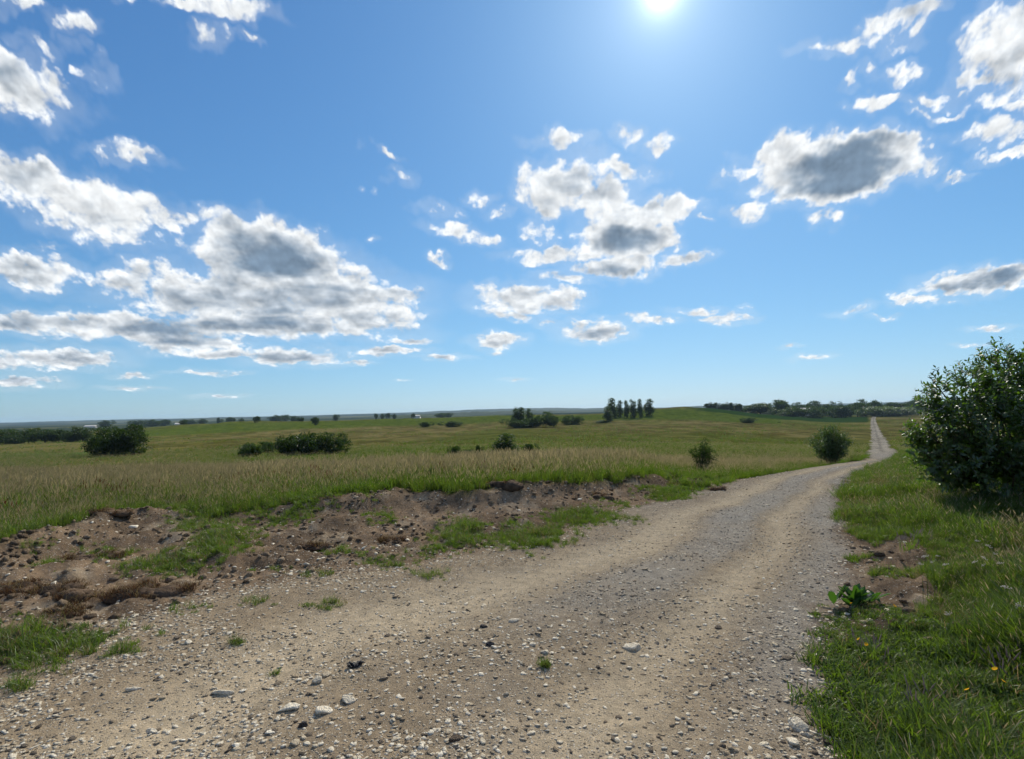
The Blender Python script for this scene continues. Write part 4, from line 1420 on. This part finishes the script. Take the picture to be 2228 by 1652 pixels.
# far trees in front of the blue ridges
FT = [(476, 913, 12, 5, 'left tree of the distant trio right of the left hill'), (500, 913, 20, 6, 'middle tree of the distant trio right of the left hill'), (526, 913, 10, 4, 'right tree of the distant trio right of the left hill'),
      (602, 910, 28, 7, 'left and widest tree of the distant dark clump'), (620, 910, 24, 8, 'middle tree of the distant dark clump'), (640, 910, 20, 6, 'right tree of the distant dark clump'),
      (730, 909, 12, 8, 'lone tiny distant tree between clump and row'), (818, 908, 10, 9, 'first of four tiny distant trees in a row'), (832, 908, 10, 9, 'second of four tiny distant trees in a row'), (845, 908, 12, 10, 'third of four tiny distant trees in a row'), (858, 908, 10, 8, 'last of four tiny distant trees in a row'),
      (900, 905, 10, 6, 'tiny distant tree beside the white farm building'), (960, 906, 22, 8, 'left one of a distant pair before the blue ridge'), (975, 906, 18, 8, 'right one of a distant pair before the blue ridge'),
      (230, 919, 24, 5, 'distant tree above the left half of the double tree'), (330, 918, 30, 5, 'distant tree just right of the double tree'), (360, 917, 26, 5, 'distant tree left of the tiny farmhouse'), (300, 919, 30, 5, 'distant tree above the right half of the double tree'),
      (440, 916, 26, 5, 'distant tree at the right end of the village trees'), (415, 917, 28, 5, 'distant tree just right of the tiny farmhouse')]
for k, (x_, y_, w_, h_, lab) in enumerate(FT):
    plant('round', x_, y_, w_, h_, 1150 + 40 * (k % 5), 'tree', lab, 'tree', 'tiny distant trees')

# large double-crowned tree on the left: two trees
for px, w_, h_, v, lab in ((232, 92, 58, 0, 'left one of two big bushy trees grown together on the left'), (290, 88, 60, 2, 'right one of two big bushy trees grown together on the left')):
    r = np.random.default_rng(60 + v)
    d = 124
    u = uv(px, 985)[0]
    x, y = u * d, d
    z = gz(x, y)
    hh = EYE + uv(px, 985 - h_)[1] * d - z
    ww = w_ / FOC * d / 2
    lobes = [(r.normal(0, .35) * ww, r.normal(0, .4) * ww, r.uniform(.35, .75) * hh, r.uniform(.35, .5) * ww, r.uniform(.35, .5) * ww, r.uniform(.16, .24) * hh) for _ in range(8)]
    lobes += [(0, 0, .8 * hh, .45 * ww, .45 * ww, .2 * hh), (-.35 * ww, 0, .25 * hh, .5 * ww, .5 * ww, .22 * hh), (.3 * ww, 0, .28 * hh, .5 * ww, .5 * ww, .22 * hh)]
    P, N_ = crown_points(lobes, 520, 22, .28, r)
    P = P[P[:, 2] > .1]; N_ = N_[:len(P)]
    e = empty('tree', (x, y, z))
    vf = leaves(P, N_, .34, .33, r)
    link('crown', mesh_np('crown', *vf, MAT['tree'], False), e)
    link('trunk', trunk_mesh('trunk', hh * .8, lobes, .22, r, 2), e)
    tag(e, lab, 'tree', 'double-crowned tree')


def near_bush(name, px, base_y, w_px, h_px, label, seed, mat, leaf, nclump, per, stems, sig, upright=0.0):
    r = np.random.default_rng(seed)
    p_ = gpt(px, base_y)
    d = p_[1]
    z = gz(*p_)
    hh = EYE + uv(px, base_y - h_px)[1] * d - z
    ww = w_px / FOC * d / 2
    Vs, Fs, n0 = [], [], 0
    tips = []
    for k in range(stems):
        a = r.uniform(0, 6.28); q = math.sqrt(r.random())
        tip = np.array([math.cos(a) * q * ww, math.sin(a) * q * ww, hh * (1 - .35 * q * q) * r.uniform(.72, 1.0)])
        b = np.array([math.cos(a) * q * ww * .15, math.sin(a) * q * ww * .15, -.03])
        m = b * .4 + tip * .6 - np.array([math.cos(a), math.sin(a), 0]) * ww * q * .18
        vf = tube([b, m * .5 + b * .5, m, tip], [.014, .011, .008, .003], 5)
        Vs.append(vf[0]); Fs.append(vf[1] + n0); n0 += len(vf[0])
        tips.append((b, m, tip))
    e = empty(name, (p_[0], p_[1], z))
    link('stems', mesh_np('stems', np.vstack(Vs), np.vstack(Fs), MAT['bark'], True), e)
    cs = []
    for k in range(nclump):
        b, m, tip = tips[r.integers(len(tips))]
        t = r.uniform(.12, 1.0) ** .7
        c = (b * (1 - t) ** 2 + m * 2 * t * (1 - t) + tip * t * t)
        cs.append(c + r.normal(0, .05, 3) * np.array([ww * 2.2, ww * 2.2, hh * .8]))
    P = np.repeat(np.array(cs), per, 0) + r.normal(0, sig, (nclump * per, 3))
    P = P[P[:, 2] > .03]
    N_ = P - np.array([0, 0, hh * .4]); N_ /= np.linalg.norm(N_, axis=1)[:, None]
    link('foliage', mesh_np('foliage', *leaves(P, N_, leaf, .3, r, .06), mat, False), e)
    return tag(e, label, name)


near_bush('shrub', 1810, 998, 84, 74, 'loose twiggy green shrub on the crest left of the road', 71, MAT['bush'], .055, 900, 16, 42, .055)
near_bush('shrub', 1530, 1026, 60, 74, 'small dark sapling shrub with pale tips beside the road', 72, MAT['tree'], .036, 420, 14, 18, .03)
near_bush('shrub', 1562, 1022, 16, 22, 'tiny sprout right of the small sapling shrub', 73, MAT['bush'], .028, 40, 8, 6, .02)

near_bush('weed', 392, 1114, 44, 36, 'dense dark weed tuft at the lower edge of the left meadow', 75, MAT['tree'], .035, 90, 8, 9, .03)
near_bush('weed', 938, 1076, 36, 64, 'thin dark weed rising above the meadow grass on the lip of the bank', 76, MAT['tree'], .035, 70, 8, 6, .025)

# ---- big glossy shrub at the right edge
r = np.random.default_rng(77)
bp = gpt(2225, 1118)
bz = gz(*bp)
bush = tag(empty('shrub', (bp[0], bp[1], bz)), 'big glossy dark-leaved shrub filling the right edge of the picture', 'shrub')


def bl(px, py, rx, ry, dd_):
    """lobe of the shrub from a measured direction at depth dd_"""
    u_, v_ = uv(px, py)
    k = dd_ / FOC
    return (u_ * dd_ - bp[0], dd_ - bp[1], EYE + v_ * dd_ - bz, rx * k, max(rx * k * .8, .3), ry * k)


D0 = bp[1]
lobes = [bl(2190, 830, 85, 85, D0 + .2), bl(2100, 870, 90, 75, D0), bl(2050, 960, 75, 70, D0 - .1), bl(2110, 980, 90, 90, D0 - .4), bl(2200, 940, 110, 110, D0 - .5), bl(2260, 850, 110, 100, D0 + .4), bl(2180, 1050, 90, 60, D0 - .5), bl(2080, 1030, 60, 40, D0 - .2), bl(2270, 1000, 110, 110, D0 + .1), bl(2015, 945, 45, 40, D0), bl(2330, 930, 120, 150, D0 + .4)]
Lb = np.array(lobes)
vol = (Lb[:, 3] * Lb[:, 4] * Lb[:, 5]) ** .75
vol /= vol.sum()
leafV = np.array([[0, 0, 0], [.16, .22, .045], [.19, .55, .06], [0, 1, -.04], [-.19, .55, .06], [-.16, .22, .045], [0, .45, 0]])
leafF = np.array([[0, 1, 6], [1, 2, 6], [2, 3, 6], [3, 4, 6], [4, 5, 6], [5, 0, 6]])
LV, LF, n0 = [], [], 0
TV, TF, m0 = [], [], 0
cands = []
nshoot = 2000
for k in range(nshoot):
    i = r.choice(len(lobes), p=vol)
    d = r.normal(size=3); d /= np.linalg.norm(d)
    rad = r.uniform(.55, 1.02)
    c = Lb[i, :3] + d * rad * Lb[i, 3:]
    if c[2] < .2:
        continue
    ax = d * .8 + r.normal(size=3) * .35 + np.array([0, 0, .45]); ax /= np.linalg.norm(ax)
    ln = r.uniform(.18, .34)
    e0 = c - ax * ln * .6; e1 = c + ax * ln * .5
    vf = tube([e0, (e0 + e1) / 2, e1], [.004, .003, .0012], 4)
    TV.append(vf[0]); TF.append(vf[1] + m0); m0 += len(vf[0])
    nl = r.integers(11, 19)
    for q in range(nl):
        t = q / nl
        p_ = e0 * (1 - t) + e1 * t
        ph = q * 2.4 + r.normal(0, .4)
        a = np.cross(ax, [.2, .3, 1]); a /= np.linalg.norm(a); b = np.cross(ax, a)
        out = math.cos(ph) * a + math.sin(ph) * b
        y_ = out * .85 + ax * .55 + np.array([0, 0, -.1]) + r.normal(size=3) * .15; y_ /= np.linalg.norm(y_)
        nz = ax * .7 + np.array([0, 0, .4]) + r.normal(size=3) * .3
        x_ = np.cross(y_, nz); x_ /= np.linalg.norm(x_); z_ = np.cross(x_, y_)
        s_ = r.uniform(.072, .115) * (1 - .35 * t)
        Rm = np.stack([x_, y_, z_], 1)
        cands.append((p_, Rm, s_, rad))
# the 300 leaves that show largest: outermost and nearest to the viewer
vdir = np.array([-bp[0], -bp[1], EYE - bz]); vdir /= np.linalg.norm(vdir)
score = np.array([(c[0] @ vdir) * .8 + c[3] * .6 + abs(c[1][:, 2] @ vdir) * .4 + c[2] * 6 - .5 * abs(c[0][0] + .8) for c in cands])
order = np.argsort(-score)
top = set(order[:300].tolist())
leaf_me = mesh_np('leaf', leafV, leafF, MAT['shrub'], False)
for k, (p_, Rm, s_, _) in enumerate(cands):
    if k in top:
        o = link('leaf', leaf_me, bush)
        m_ = Matrix.Identity(4)
        for a_ in range(3):
            for b_ in range(3):
                m_[a_][b_] = Rm[a_, b_] * s_
            m_[a_][3] = p_[a_]
        o.matrix_local = m_
    else:
        LV.append((leafV * s_) @ Rm.T + p_); LF.append(leafF + n0); n0 += len(leafV)
tag(link('foliage', mesh_np('foliage', np.vstack(LV), np.vstack(LF), MAT['shrub'], False), bush), kind='stuff')
for k in range(26):
    i = r.choice(len(lobes), p=vol)
    e1 = Lb[i, :3] + r.normal(size=3) * Lb[i, 3:] * .45
    e0 = np.array([r.normal(.15, .22), r.normal(.1, .18), -.05])
    mdp = (e0 + e1) / 2 + np.array([0, 0, -.12]) + r.normal(0, .08, 3)
    vf = tube([e0, mdp, e1], [.028, .018, .005], 6)
    TV.append(vf[0]); TF.append(vf[1] + m0); m0 += len(vf[0])
link('stems', mesh_np('stems', np.vstack(TV), np.vstack(TF), MAT['bark'], True), bush)

# ------------------------------------------------------------------ small plants
# broad-leaved dock at the right road edge
p = gpt(1868, 1318)
dock = tag(empty('dock_plant', (p[0], p[1], gz(*p))), 'broad-leaved green dock plant at the right edge of the road', 'plant')
dl = np.array([[0, 0, 0], [.14, .25, .04], [.17, .55, .05], [.10, .85, .02], [0, 1, -.05], [-.10, .85, .02], [-.17, .55, .05], [-.14, .25, .04], [0, .55, 0]])
df = np.array([[k, (k + 1) % 8, 8] for k in range(8)])
dme = mesh_np('leaf', dl, df, MAT['dock'], True)
for k in range(34):
    a = random.uniform(0, 6.28); el = random.uniform(.45, 1.35)
    s = random.uniform(.10, .19)
    o = link('leaf', dme, dock)
    o.location = (random.gauss(0, .07), random.gauss(0, .04), 0.0)
    o.rotation_euler = Euler((el, 0, a), 'XYZ')
    o.scale = (s, s, s)
# flowers
fl_V = []
fl_F = []
for k in range(12):
    a = k / 12 * 6.283; b = a + .42
    n = len(fl_V)
    fl_V += [(0, 0, 0), (math.cos(a) * .014, math.sin(a) * .014, .004), (math.cos(b) * .014, math.sin(b) * .014, .004), (math.cos((a + b) / 2) * .019, math.sin((a + b) / 2) * .019, .005)]
    fl_F += [(n, n + 1, n + 3), (n, n + 3, n + 2)]
fl_me = mesh_np('petals', np.array(fl_V), np.array(fl_F), MAT['yellow'], False)
st_me = mesh_np('stem', *tube([(0, 0, -1), (.03, .01, -.5), (0, 0, 0)], [.006, .005, .004], 5), MAT['lush'], True)
for (px, py, h, lab) in ((2163, 1434, .28, 'left of two orange-yellow flowers near the right edge'), (2180, 1450, .26, 'right of two orange-yellow flowers near the right edge'), (1882, 1362, .14, 'lower orange-yellow flower below the dock plant'), (1866, 1350, .13, 'small yellow flower just beneath the dock leaves'), (1945, 1302, .14, 'yellow flower right of the dock plant'), (2103, 1480, .2, 'drooping orange flower in the long verge grass'), (1850, 1285, .12, 'yellow flower head above the dock plant')):
    d = ray(px, py)
    # stand it where its head meets the sight line h above the ground
    p = gpt(px, py, h + .1)
    z0 = gz(*p)
    e = tag(empty('flower', (p[0], p[1], z0)), lab, 'flower', 'yellow flowers in the right verge')
    o = link('petals', fl_me, e); o.location = (0, 0, h); o.rotation_euler = (random.uniform(.2, .7), random.gauss(0, .2), random.uniform(0, 6)); o.scale = (.75, .75, .75)
    o = link('stem', st_me, e); o.location = (0, 0, h); o.scale = (.35, .35, h)
# pale umbel heads in the verge grass and sage spikes
wv = []; wf = []
for k in range(26):
    V_, F_ = I1
    n = len(wv) * 12
    wv.append(V_ * .0045 + np.array([rng.normal(0, .013), rng.normal(0, .013), rng.normal(0, .004)])); wf.append(F_ + n)
wh_me = mesh_np('flower_head', np.vstack(wv), np.vstack(wf), MAT['whitefl'], True)
WL_ = [(2128, 1190), (2140, 1196), (2152, 1192), (2165, 1200), (2138, 1213), (2040, 1205), (2055, 1203), (2002, 1214), (2012, 1210), (2028, 1216), (2175, 1212), (2120, 1215), (2190, 1290), (2218, 1305), (2060, 1300)]
for (px, py) in WL_:
    p = gpt(px, py, .4)
    e = tag(empty('pale_flower', (p[0], p[1], gz(*p))), 'small whitish flower head standing above the right verge grass', 'flower', 'pale flower heads in the verge')
    h = random.uniform(.24, .36); o = link('flower_head', wh_me, e); o.location = (0, 0, h); q_ = random.uniform(.5, .9); o.scale = (q_, q_, q_); o.rotation_euler = (random.gauss(0, .4), random.gauss(0, .4), 0)
    o = link('stem', st_me, e); o.location = (0, 0, h); o.scale = (.3, .3, h)
sg = [tuft_mesh('sage', [MAT['blade'], MAT['sage']], [(14, .14, .006, .6, .05, 0, None), (14, .20, .002, .25, .05, 0, (1, .07, .004))], 990 + k) for k in range(3)]
for k, (px, py, lab) in enumerate(((1975, 1195, 'greyish purple sage clump at the bare patch, nearest the road'), (2010, 1190, 'greyish purple sage clump right of the other near the bare patch'), (2195, 1500, 'dusky purple sage clump low at the right edge'), (1890, 1420, 'thin brownish sage clump at the gravel edge'), (2225, 1470, 'dusky sage clump cut by the right frame edge'), (2010, 1560, 'pale fluffy herb clump in the lower right grass'))):
    p = gpt(px, py, .05)
    o = link('sage_plant', sg[k % 3])
    o.location = (p[0], p[1], gz(*p)); o.scale = (1.1, 1.1, 1.0)
    tag(o, lab, 'plant', 'sage clumps')

# dark sods torn up beside the road
sod_t = [tuft_mesh('sod fibre', [MAT['rust'], MAT['dry']], [(46, .10, .0028, 1.1, .05, 0, None), (8, .14, .002, .8, .05, 1, None)], 800 + k) for k in range(3)]
for k, (px, py, rx, ry, lab) in enumerate(((125, 1285, 75, 16, 'dark torn sod with an overhanging shadowed edge at the far left'), (225, 1280, 60, 13, 'middle dark torn sod of the row on the left bank'), (335, 1278, 85, 15, 'longest rusty brown sod at the right end of the row'), (30, 1285, 60, 13, 'rusty dry-grass sod at the left frame edge'), (150, 1315, 50, 10, 'small reddish sod lying in front of the dark sod row'),
                                           (225, 1142, 70, 9, 'dark sod ridge on the edge of the left meadow'), (205, 1210, 50, 8, 'brown sod below the left earth heap'), (1100, 1090, 55, 13, 'rust-brown root sod hanging on the cut bank'), (1300, 1085, 30, 9, 'dark clod under the grass lip of the cut bank'), (850, 1165, 35, 8, 'dark clod left of the white slab'), (690, 1180, 40, 7, 'low brown clod in the middle of the earth bank'), (1580 - 20, 1062, 16, 7, 'dark clod near the end of the bank'))):
    p = gpt(px, py, .05)
    k2 = p[1] / FOC
    r2 = np.random.default_rng(400 + k)
    V_, F_ = ico(2)
    hgt = ry * k2 * 1.1
    vs_, fs_ = [], []
    for j in range(11):
        v = V_ * (1 + .5 * fbm(V_[:, 0] * 1.9 + k * 5 + j * 3.3, V_[:, 1] * 1.9 + V_[:, 2] * 1.7, 3, 70 + k)[:, None] + .08 * r2.normal(size=(len(V_), 1)))
        q = r2.uniform(.22, .5)
        v = v * np.array([rx * k2 * q, rx * k2 * q * .8, hgt * r2.uniform(.5, 1.15)])
        a_ = r2.uniform(-.5, .5)
        v = v + np.array([r2.uniform(-.75, .75) * rx * k2, r2.normal(0, .9) * ry * k2, -.15 * hgt])
        vs_.append(v); fs_.append(F_ + j * len(V_))
    v = np.vstack(vs_); F_ = np.vstack(fs_)
    z = gz(*p)
    e = tag(empty('sod_clump', (p[0], p[1], z)), lab, 'sod', 'torn sods on the bank')
    link('clod', mesh_np('clod', v, F_, MAT['clod'], True), e)
    n = int(26 * rx / 60)
    i = r2.integers(0, len(v), n * 3)
    i = i[v[i, 2] > .1 * hgt][:n]
    Vs = []; Fs = []; Ms = []; n0 = 0
    tv = []
    for j in i:
        sm = sod_t[j % 3]
        if not tv:
            for s_ in sod_t:
                co = np.empty(len(s_.vertices) * 3); s_.vertices.foreach_get('co', co)
                fi = np.empty(len(s_.loops), int); s_.loops.foreach_get('vertex_index', fi)
                mi = np.empty(len(s_.polygons), int); s_.polygons.foreach_get('material_index', mi)
                tv.append((co.reshape(-1, 3), fi.reshape(-1, 4), mi))
        co, fi, mi = tv[j % 3]
        a = r2.uniform(0, 6.28); s_ = r2.uniform(.4, .9)
        Rz = np.array([[math.cos(a), -math.sin(a), 0], [math.sin(a), math.cos(a), 0], [0, 0, 1]])
        Vs.append(co * s_ @ Rz.T + v[j]); Fs.append(fi + n0); Ms.append(mi); n0 += len(co)
    if Vs:
        link('dry_fibres', mesh_np('dry_fibres', np.vstack(Vs), np.vstack(Fs), [MAT['rust'], MAT['dry']], False, midx=np.concatenate(Ms)), e)

# ------------------------------------------------------------------ far away
def canopy(name, px0, px1, d0, d1, h, label, seed, cell):
    nu, nd = int((px1 - px0) / 3), 10
    u_ = np.linspace((px0 - FW / 2) / FOC, (px1 - FW / 2) / FOC, nu)
    d_ = np.linspace(d0, d1, nd)
    U, D_ = np.meshgrid(u_, d_)
    X_ = U * D_; Y_ = D_
    Z_ = ground_z(X_, Y_)
    edge = np.ones_like(U)
    edge[0] = 0; edge[-1] = 0; edge[:, 0] = 0; edge[:, -1] = 0
    hh = h * (.75 + .9 * fbm(X_ / cell, Y_ / cell, 3, seed)) * np.clip(.55 + 2.2 * fbm(X_ / (cell * 9), Y_ / (cell * 9), 2, seed + 5), .12, 1.15)
    Z_ = Z_ + edge * hh - (1 - edge) * 1.5
    i_ = np.arange(nu * nd).reshape(nd, nu)
    F_ = np.stack([i_[:-1, :-1].ravel(), i_[:-1, 1:].ravel(), i_[1:, 1:].ravel(), i_[1:, :-1].ravel()], 1)
    o = link(name, mesh_np(name, np.stack([X_.ravel(), Y_.ravel(), Z_.ravel()], 1), F_, MAT['canopy'], True))
    return tag(o, label, 'forest', kind='stuff')


canopy('far_wood', -300, 470, 950, 1150, 10, 'dark distant wood behind the left edge trees', 11, 22)
canopy('far_wood', 330, 1100, 1900, 2200, 12, 'dark band of distant wood left of the hillside copse', 12, 40)
canopy('far_wood', 760, 1420, 3000, 3500, 17, 'dark blue band of distant wood behind the copse', 13, 60)
canopy('far_wood', 1800, 2700, 1100, 1400, 9, 'distant wood behind the right-hand trees', 14, 30)
canopy('far_wood', 1650, 2400, 840, 930, 15, 'dark tree belt closing the view behind the right-hand trees', 18, 13)
canopy('far_forest', 880, 1330, 5000, 5800, 30, 'higher blue forested ridge in the middle distance', 15, 120)
canopy('far_forest', -500, 2800, 6600, 7600, 20, 'long blue forested ridge on the horizon', 16, 160)


def house(px, d, w, l, h, rz, label):
    u = (px - FW / 2) / FOC
    x, y = u * d, d
    e = tag(empty('house', (x, y, gz(x, y)), rz), label, 'house', 'far farm buildings')
    V_ = np.array([(sx * w / 2, sy * l / 2, z) for z in (-1, h) for sx, sy in ((-1, -1), (1, -1), (1, 1), (-1, 1))] + [(-w / 2, 0, h + l * .32), (w / 2, 0, h + l * .32)], float)
    link('wall', mesh_np('wall', V_, [np.array([(0, 1, 5, 4), (1, 2, 6, 5), (2, 3, 7, 6), (3, 0, 4, 7)]), np.array([(4, 7, 8), (6, 5, 9)])], MAT['wall'], False), e)
    o_ = .4
    rv = []
    for off in (0.06, .28):
        rv += [(-w / 2 - o_, -l / 2 - o_, h - .25 + off), (w / 2 + o_, -l / 2 - o_, h - .25 + off), (w / 2 + o_, 0, h + l * .32 + off), (-w / 2 - o_, 0, h + l * .32 + off), (w / 2 + o_, l / 2 + o_, h - .25 + off), (-w / 2 - o_, l / 2 + o_, h - .25 + off)]
    link('roof', mesh_np('roof', np.array(rv), np.array([(0, 1, 2, 3), (3, 2, 4, 5), (6, 7, 8, 9), (9, 8, 10, 11), (0, 1, 7, 6), (5, 4, 10, 11), (1, 2, 8, 7), (2, 4, 10, 8), (0, 3, 9, 6), (3, 5, 11, 9)]), MAT['roof'], False), e)
    for k in range(3):
        cx = -w / 2 + w * (k + .5) / 3
        wv_ = np.array([(cx + a * .5, -l / 2 - b, z) for b in (-.05, .03) for a, z in ((-1, 1), (1, 1), (1, 2.3), (-1, 2.3))], float)
        link('window', mesh_np('window', wv_, np.array([(4, 5, 6, 7), (0, 1, 5, 4), (1, 2, 6, 5), (2, 3, 7, 6), (3, 0, 4, 7)]), MAT['glass'], False), e)


house(1750, 745, 16, 9, 9.5, .1, 'pale-roofed farmhouse half hidden in the right-hand wood')
house(390, 1320, 18, 10, 5, .3, 'tiny farmhouse at the left among far trees')
house(905, 1500, 22, 12, 6, -.2, 'tiny white farm building before the blue ridge')
house(198, 1280, 26, 12, 5, .1, 'tiny long shed beyond the left wood')
# mast
d = 1600
x = (1862 - FW / 2) / FOC * d
mast = tag(empty('mast', (x, d, gz(x, d))), 'thin lattice mast rising behind the right-hand wood', 'mast')
hm_ = 38
for k in range(4):
    a = k * 1.5708 + .78
    link('leg', mesh_np('leg', *tube([(math.cos(a) * 2.4, math.sin(a) * 2.4, -1), (math.cos(a) * .3, math.sin(a) * .3, hm_)], [.16, .12], 4), MAT['roof'], False), mast)
vs, fs, n0 = [], [], 0
for j in range(9):
    z0, z1 = j * 4.1, (j + 1) * 4.1
    for k in range(4):
        a = k * 1.5708 + .78; b = a + 1.5708
        r0 = 2.4 - 2.1 * z0 / hm_; r1 = 2.4 - 2.1 * z1 / hm_
        vf = tube([(math.cos(a) * r0, math.sin(a) * r0, z0), (math.cos(b) * r1, math.sin(b) * r1, z1)], [.07, .07], 3)
        vs.append(vf[0]); fs.append(vf[1] + n0); n0 += len(vf[0])
link('bracing', mesh_np('bracing', np.vstack(vs), np.vstack(fs), MAT['roof'], False), mast)

# ------------------------------------------------------------------ haze
zb = float(GZ.min()) - 2.0
hb = np.array([(sx * 10200, sy * 10200, z) for z in (zb, 95.0) for sx, sy in ((-1, -1), (1, -1), (1, 1), (-1, 1))], float)
hz = NT('haze')
pv = hz.n('ShaderNodeVolumePrincipled')
pv.inputs['Color'].default_value = (.50, .72, 1, 1)
pv.inputs['Density'].default_value = 0.000045
pv.inputs['Anisotropy'].default_value = 0.2
hz.t.links.new(pv.outputs[0], hz.out.inputs['Volume'])
hz.m.cycles.homogeneous_volume = True
tag(link('haze', mesh_np('haze', hb, np.array([(0, 3, 2, 1), (4, 5, 6, 7), (0, 1, 5, 4), (1, 2, 6, 5), (2, 3, 7, 6), (3, 0, 4, 7)]), hz.m, False)), 'thin pale air haze over the whole landscape', 'haze', kind='stuff')
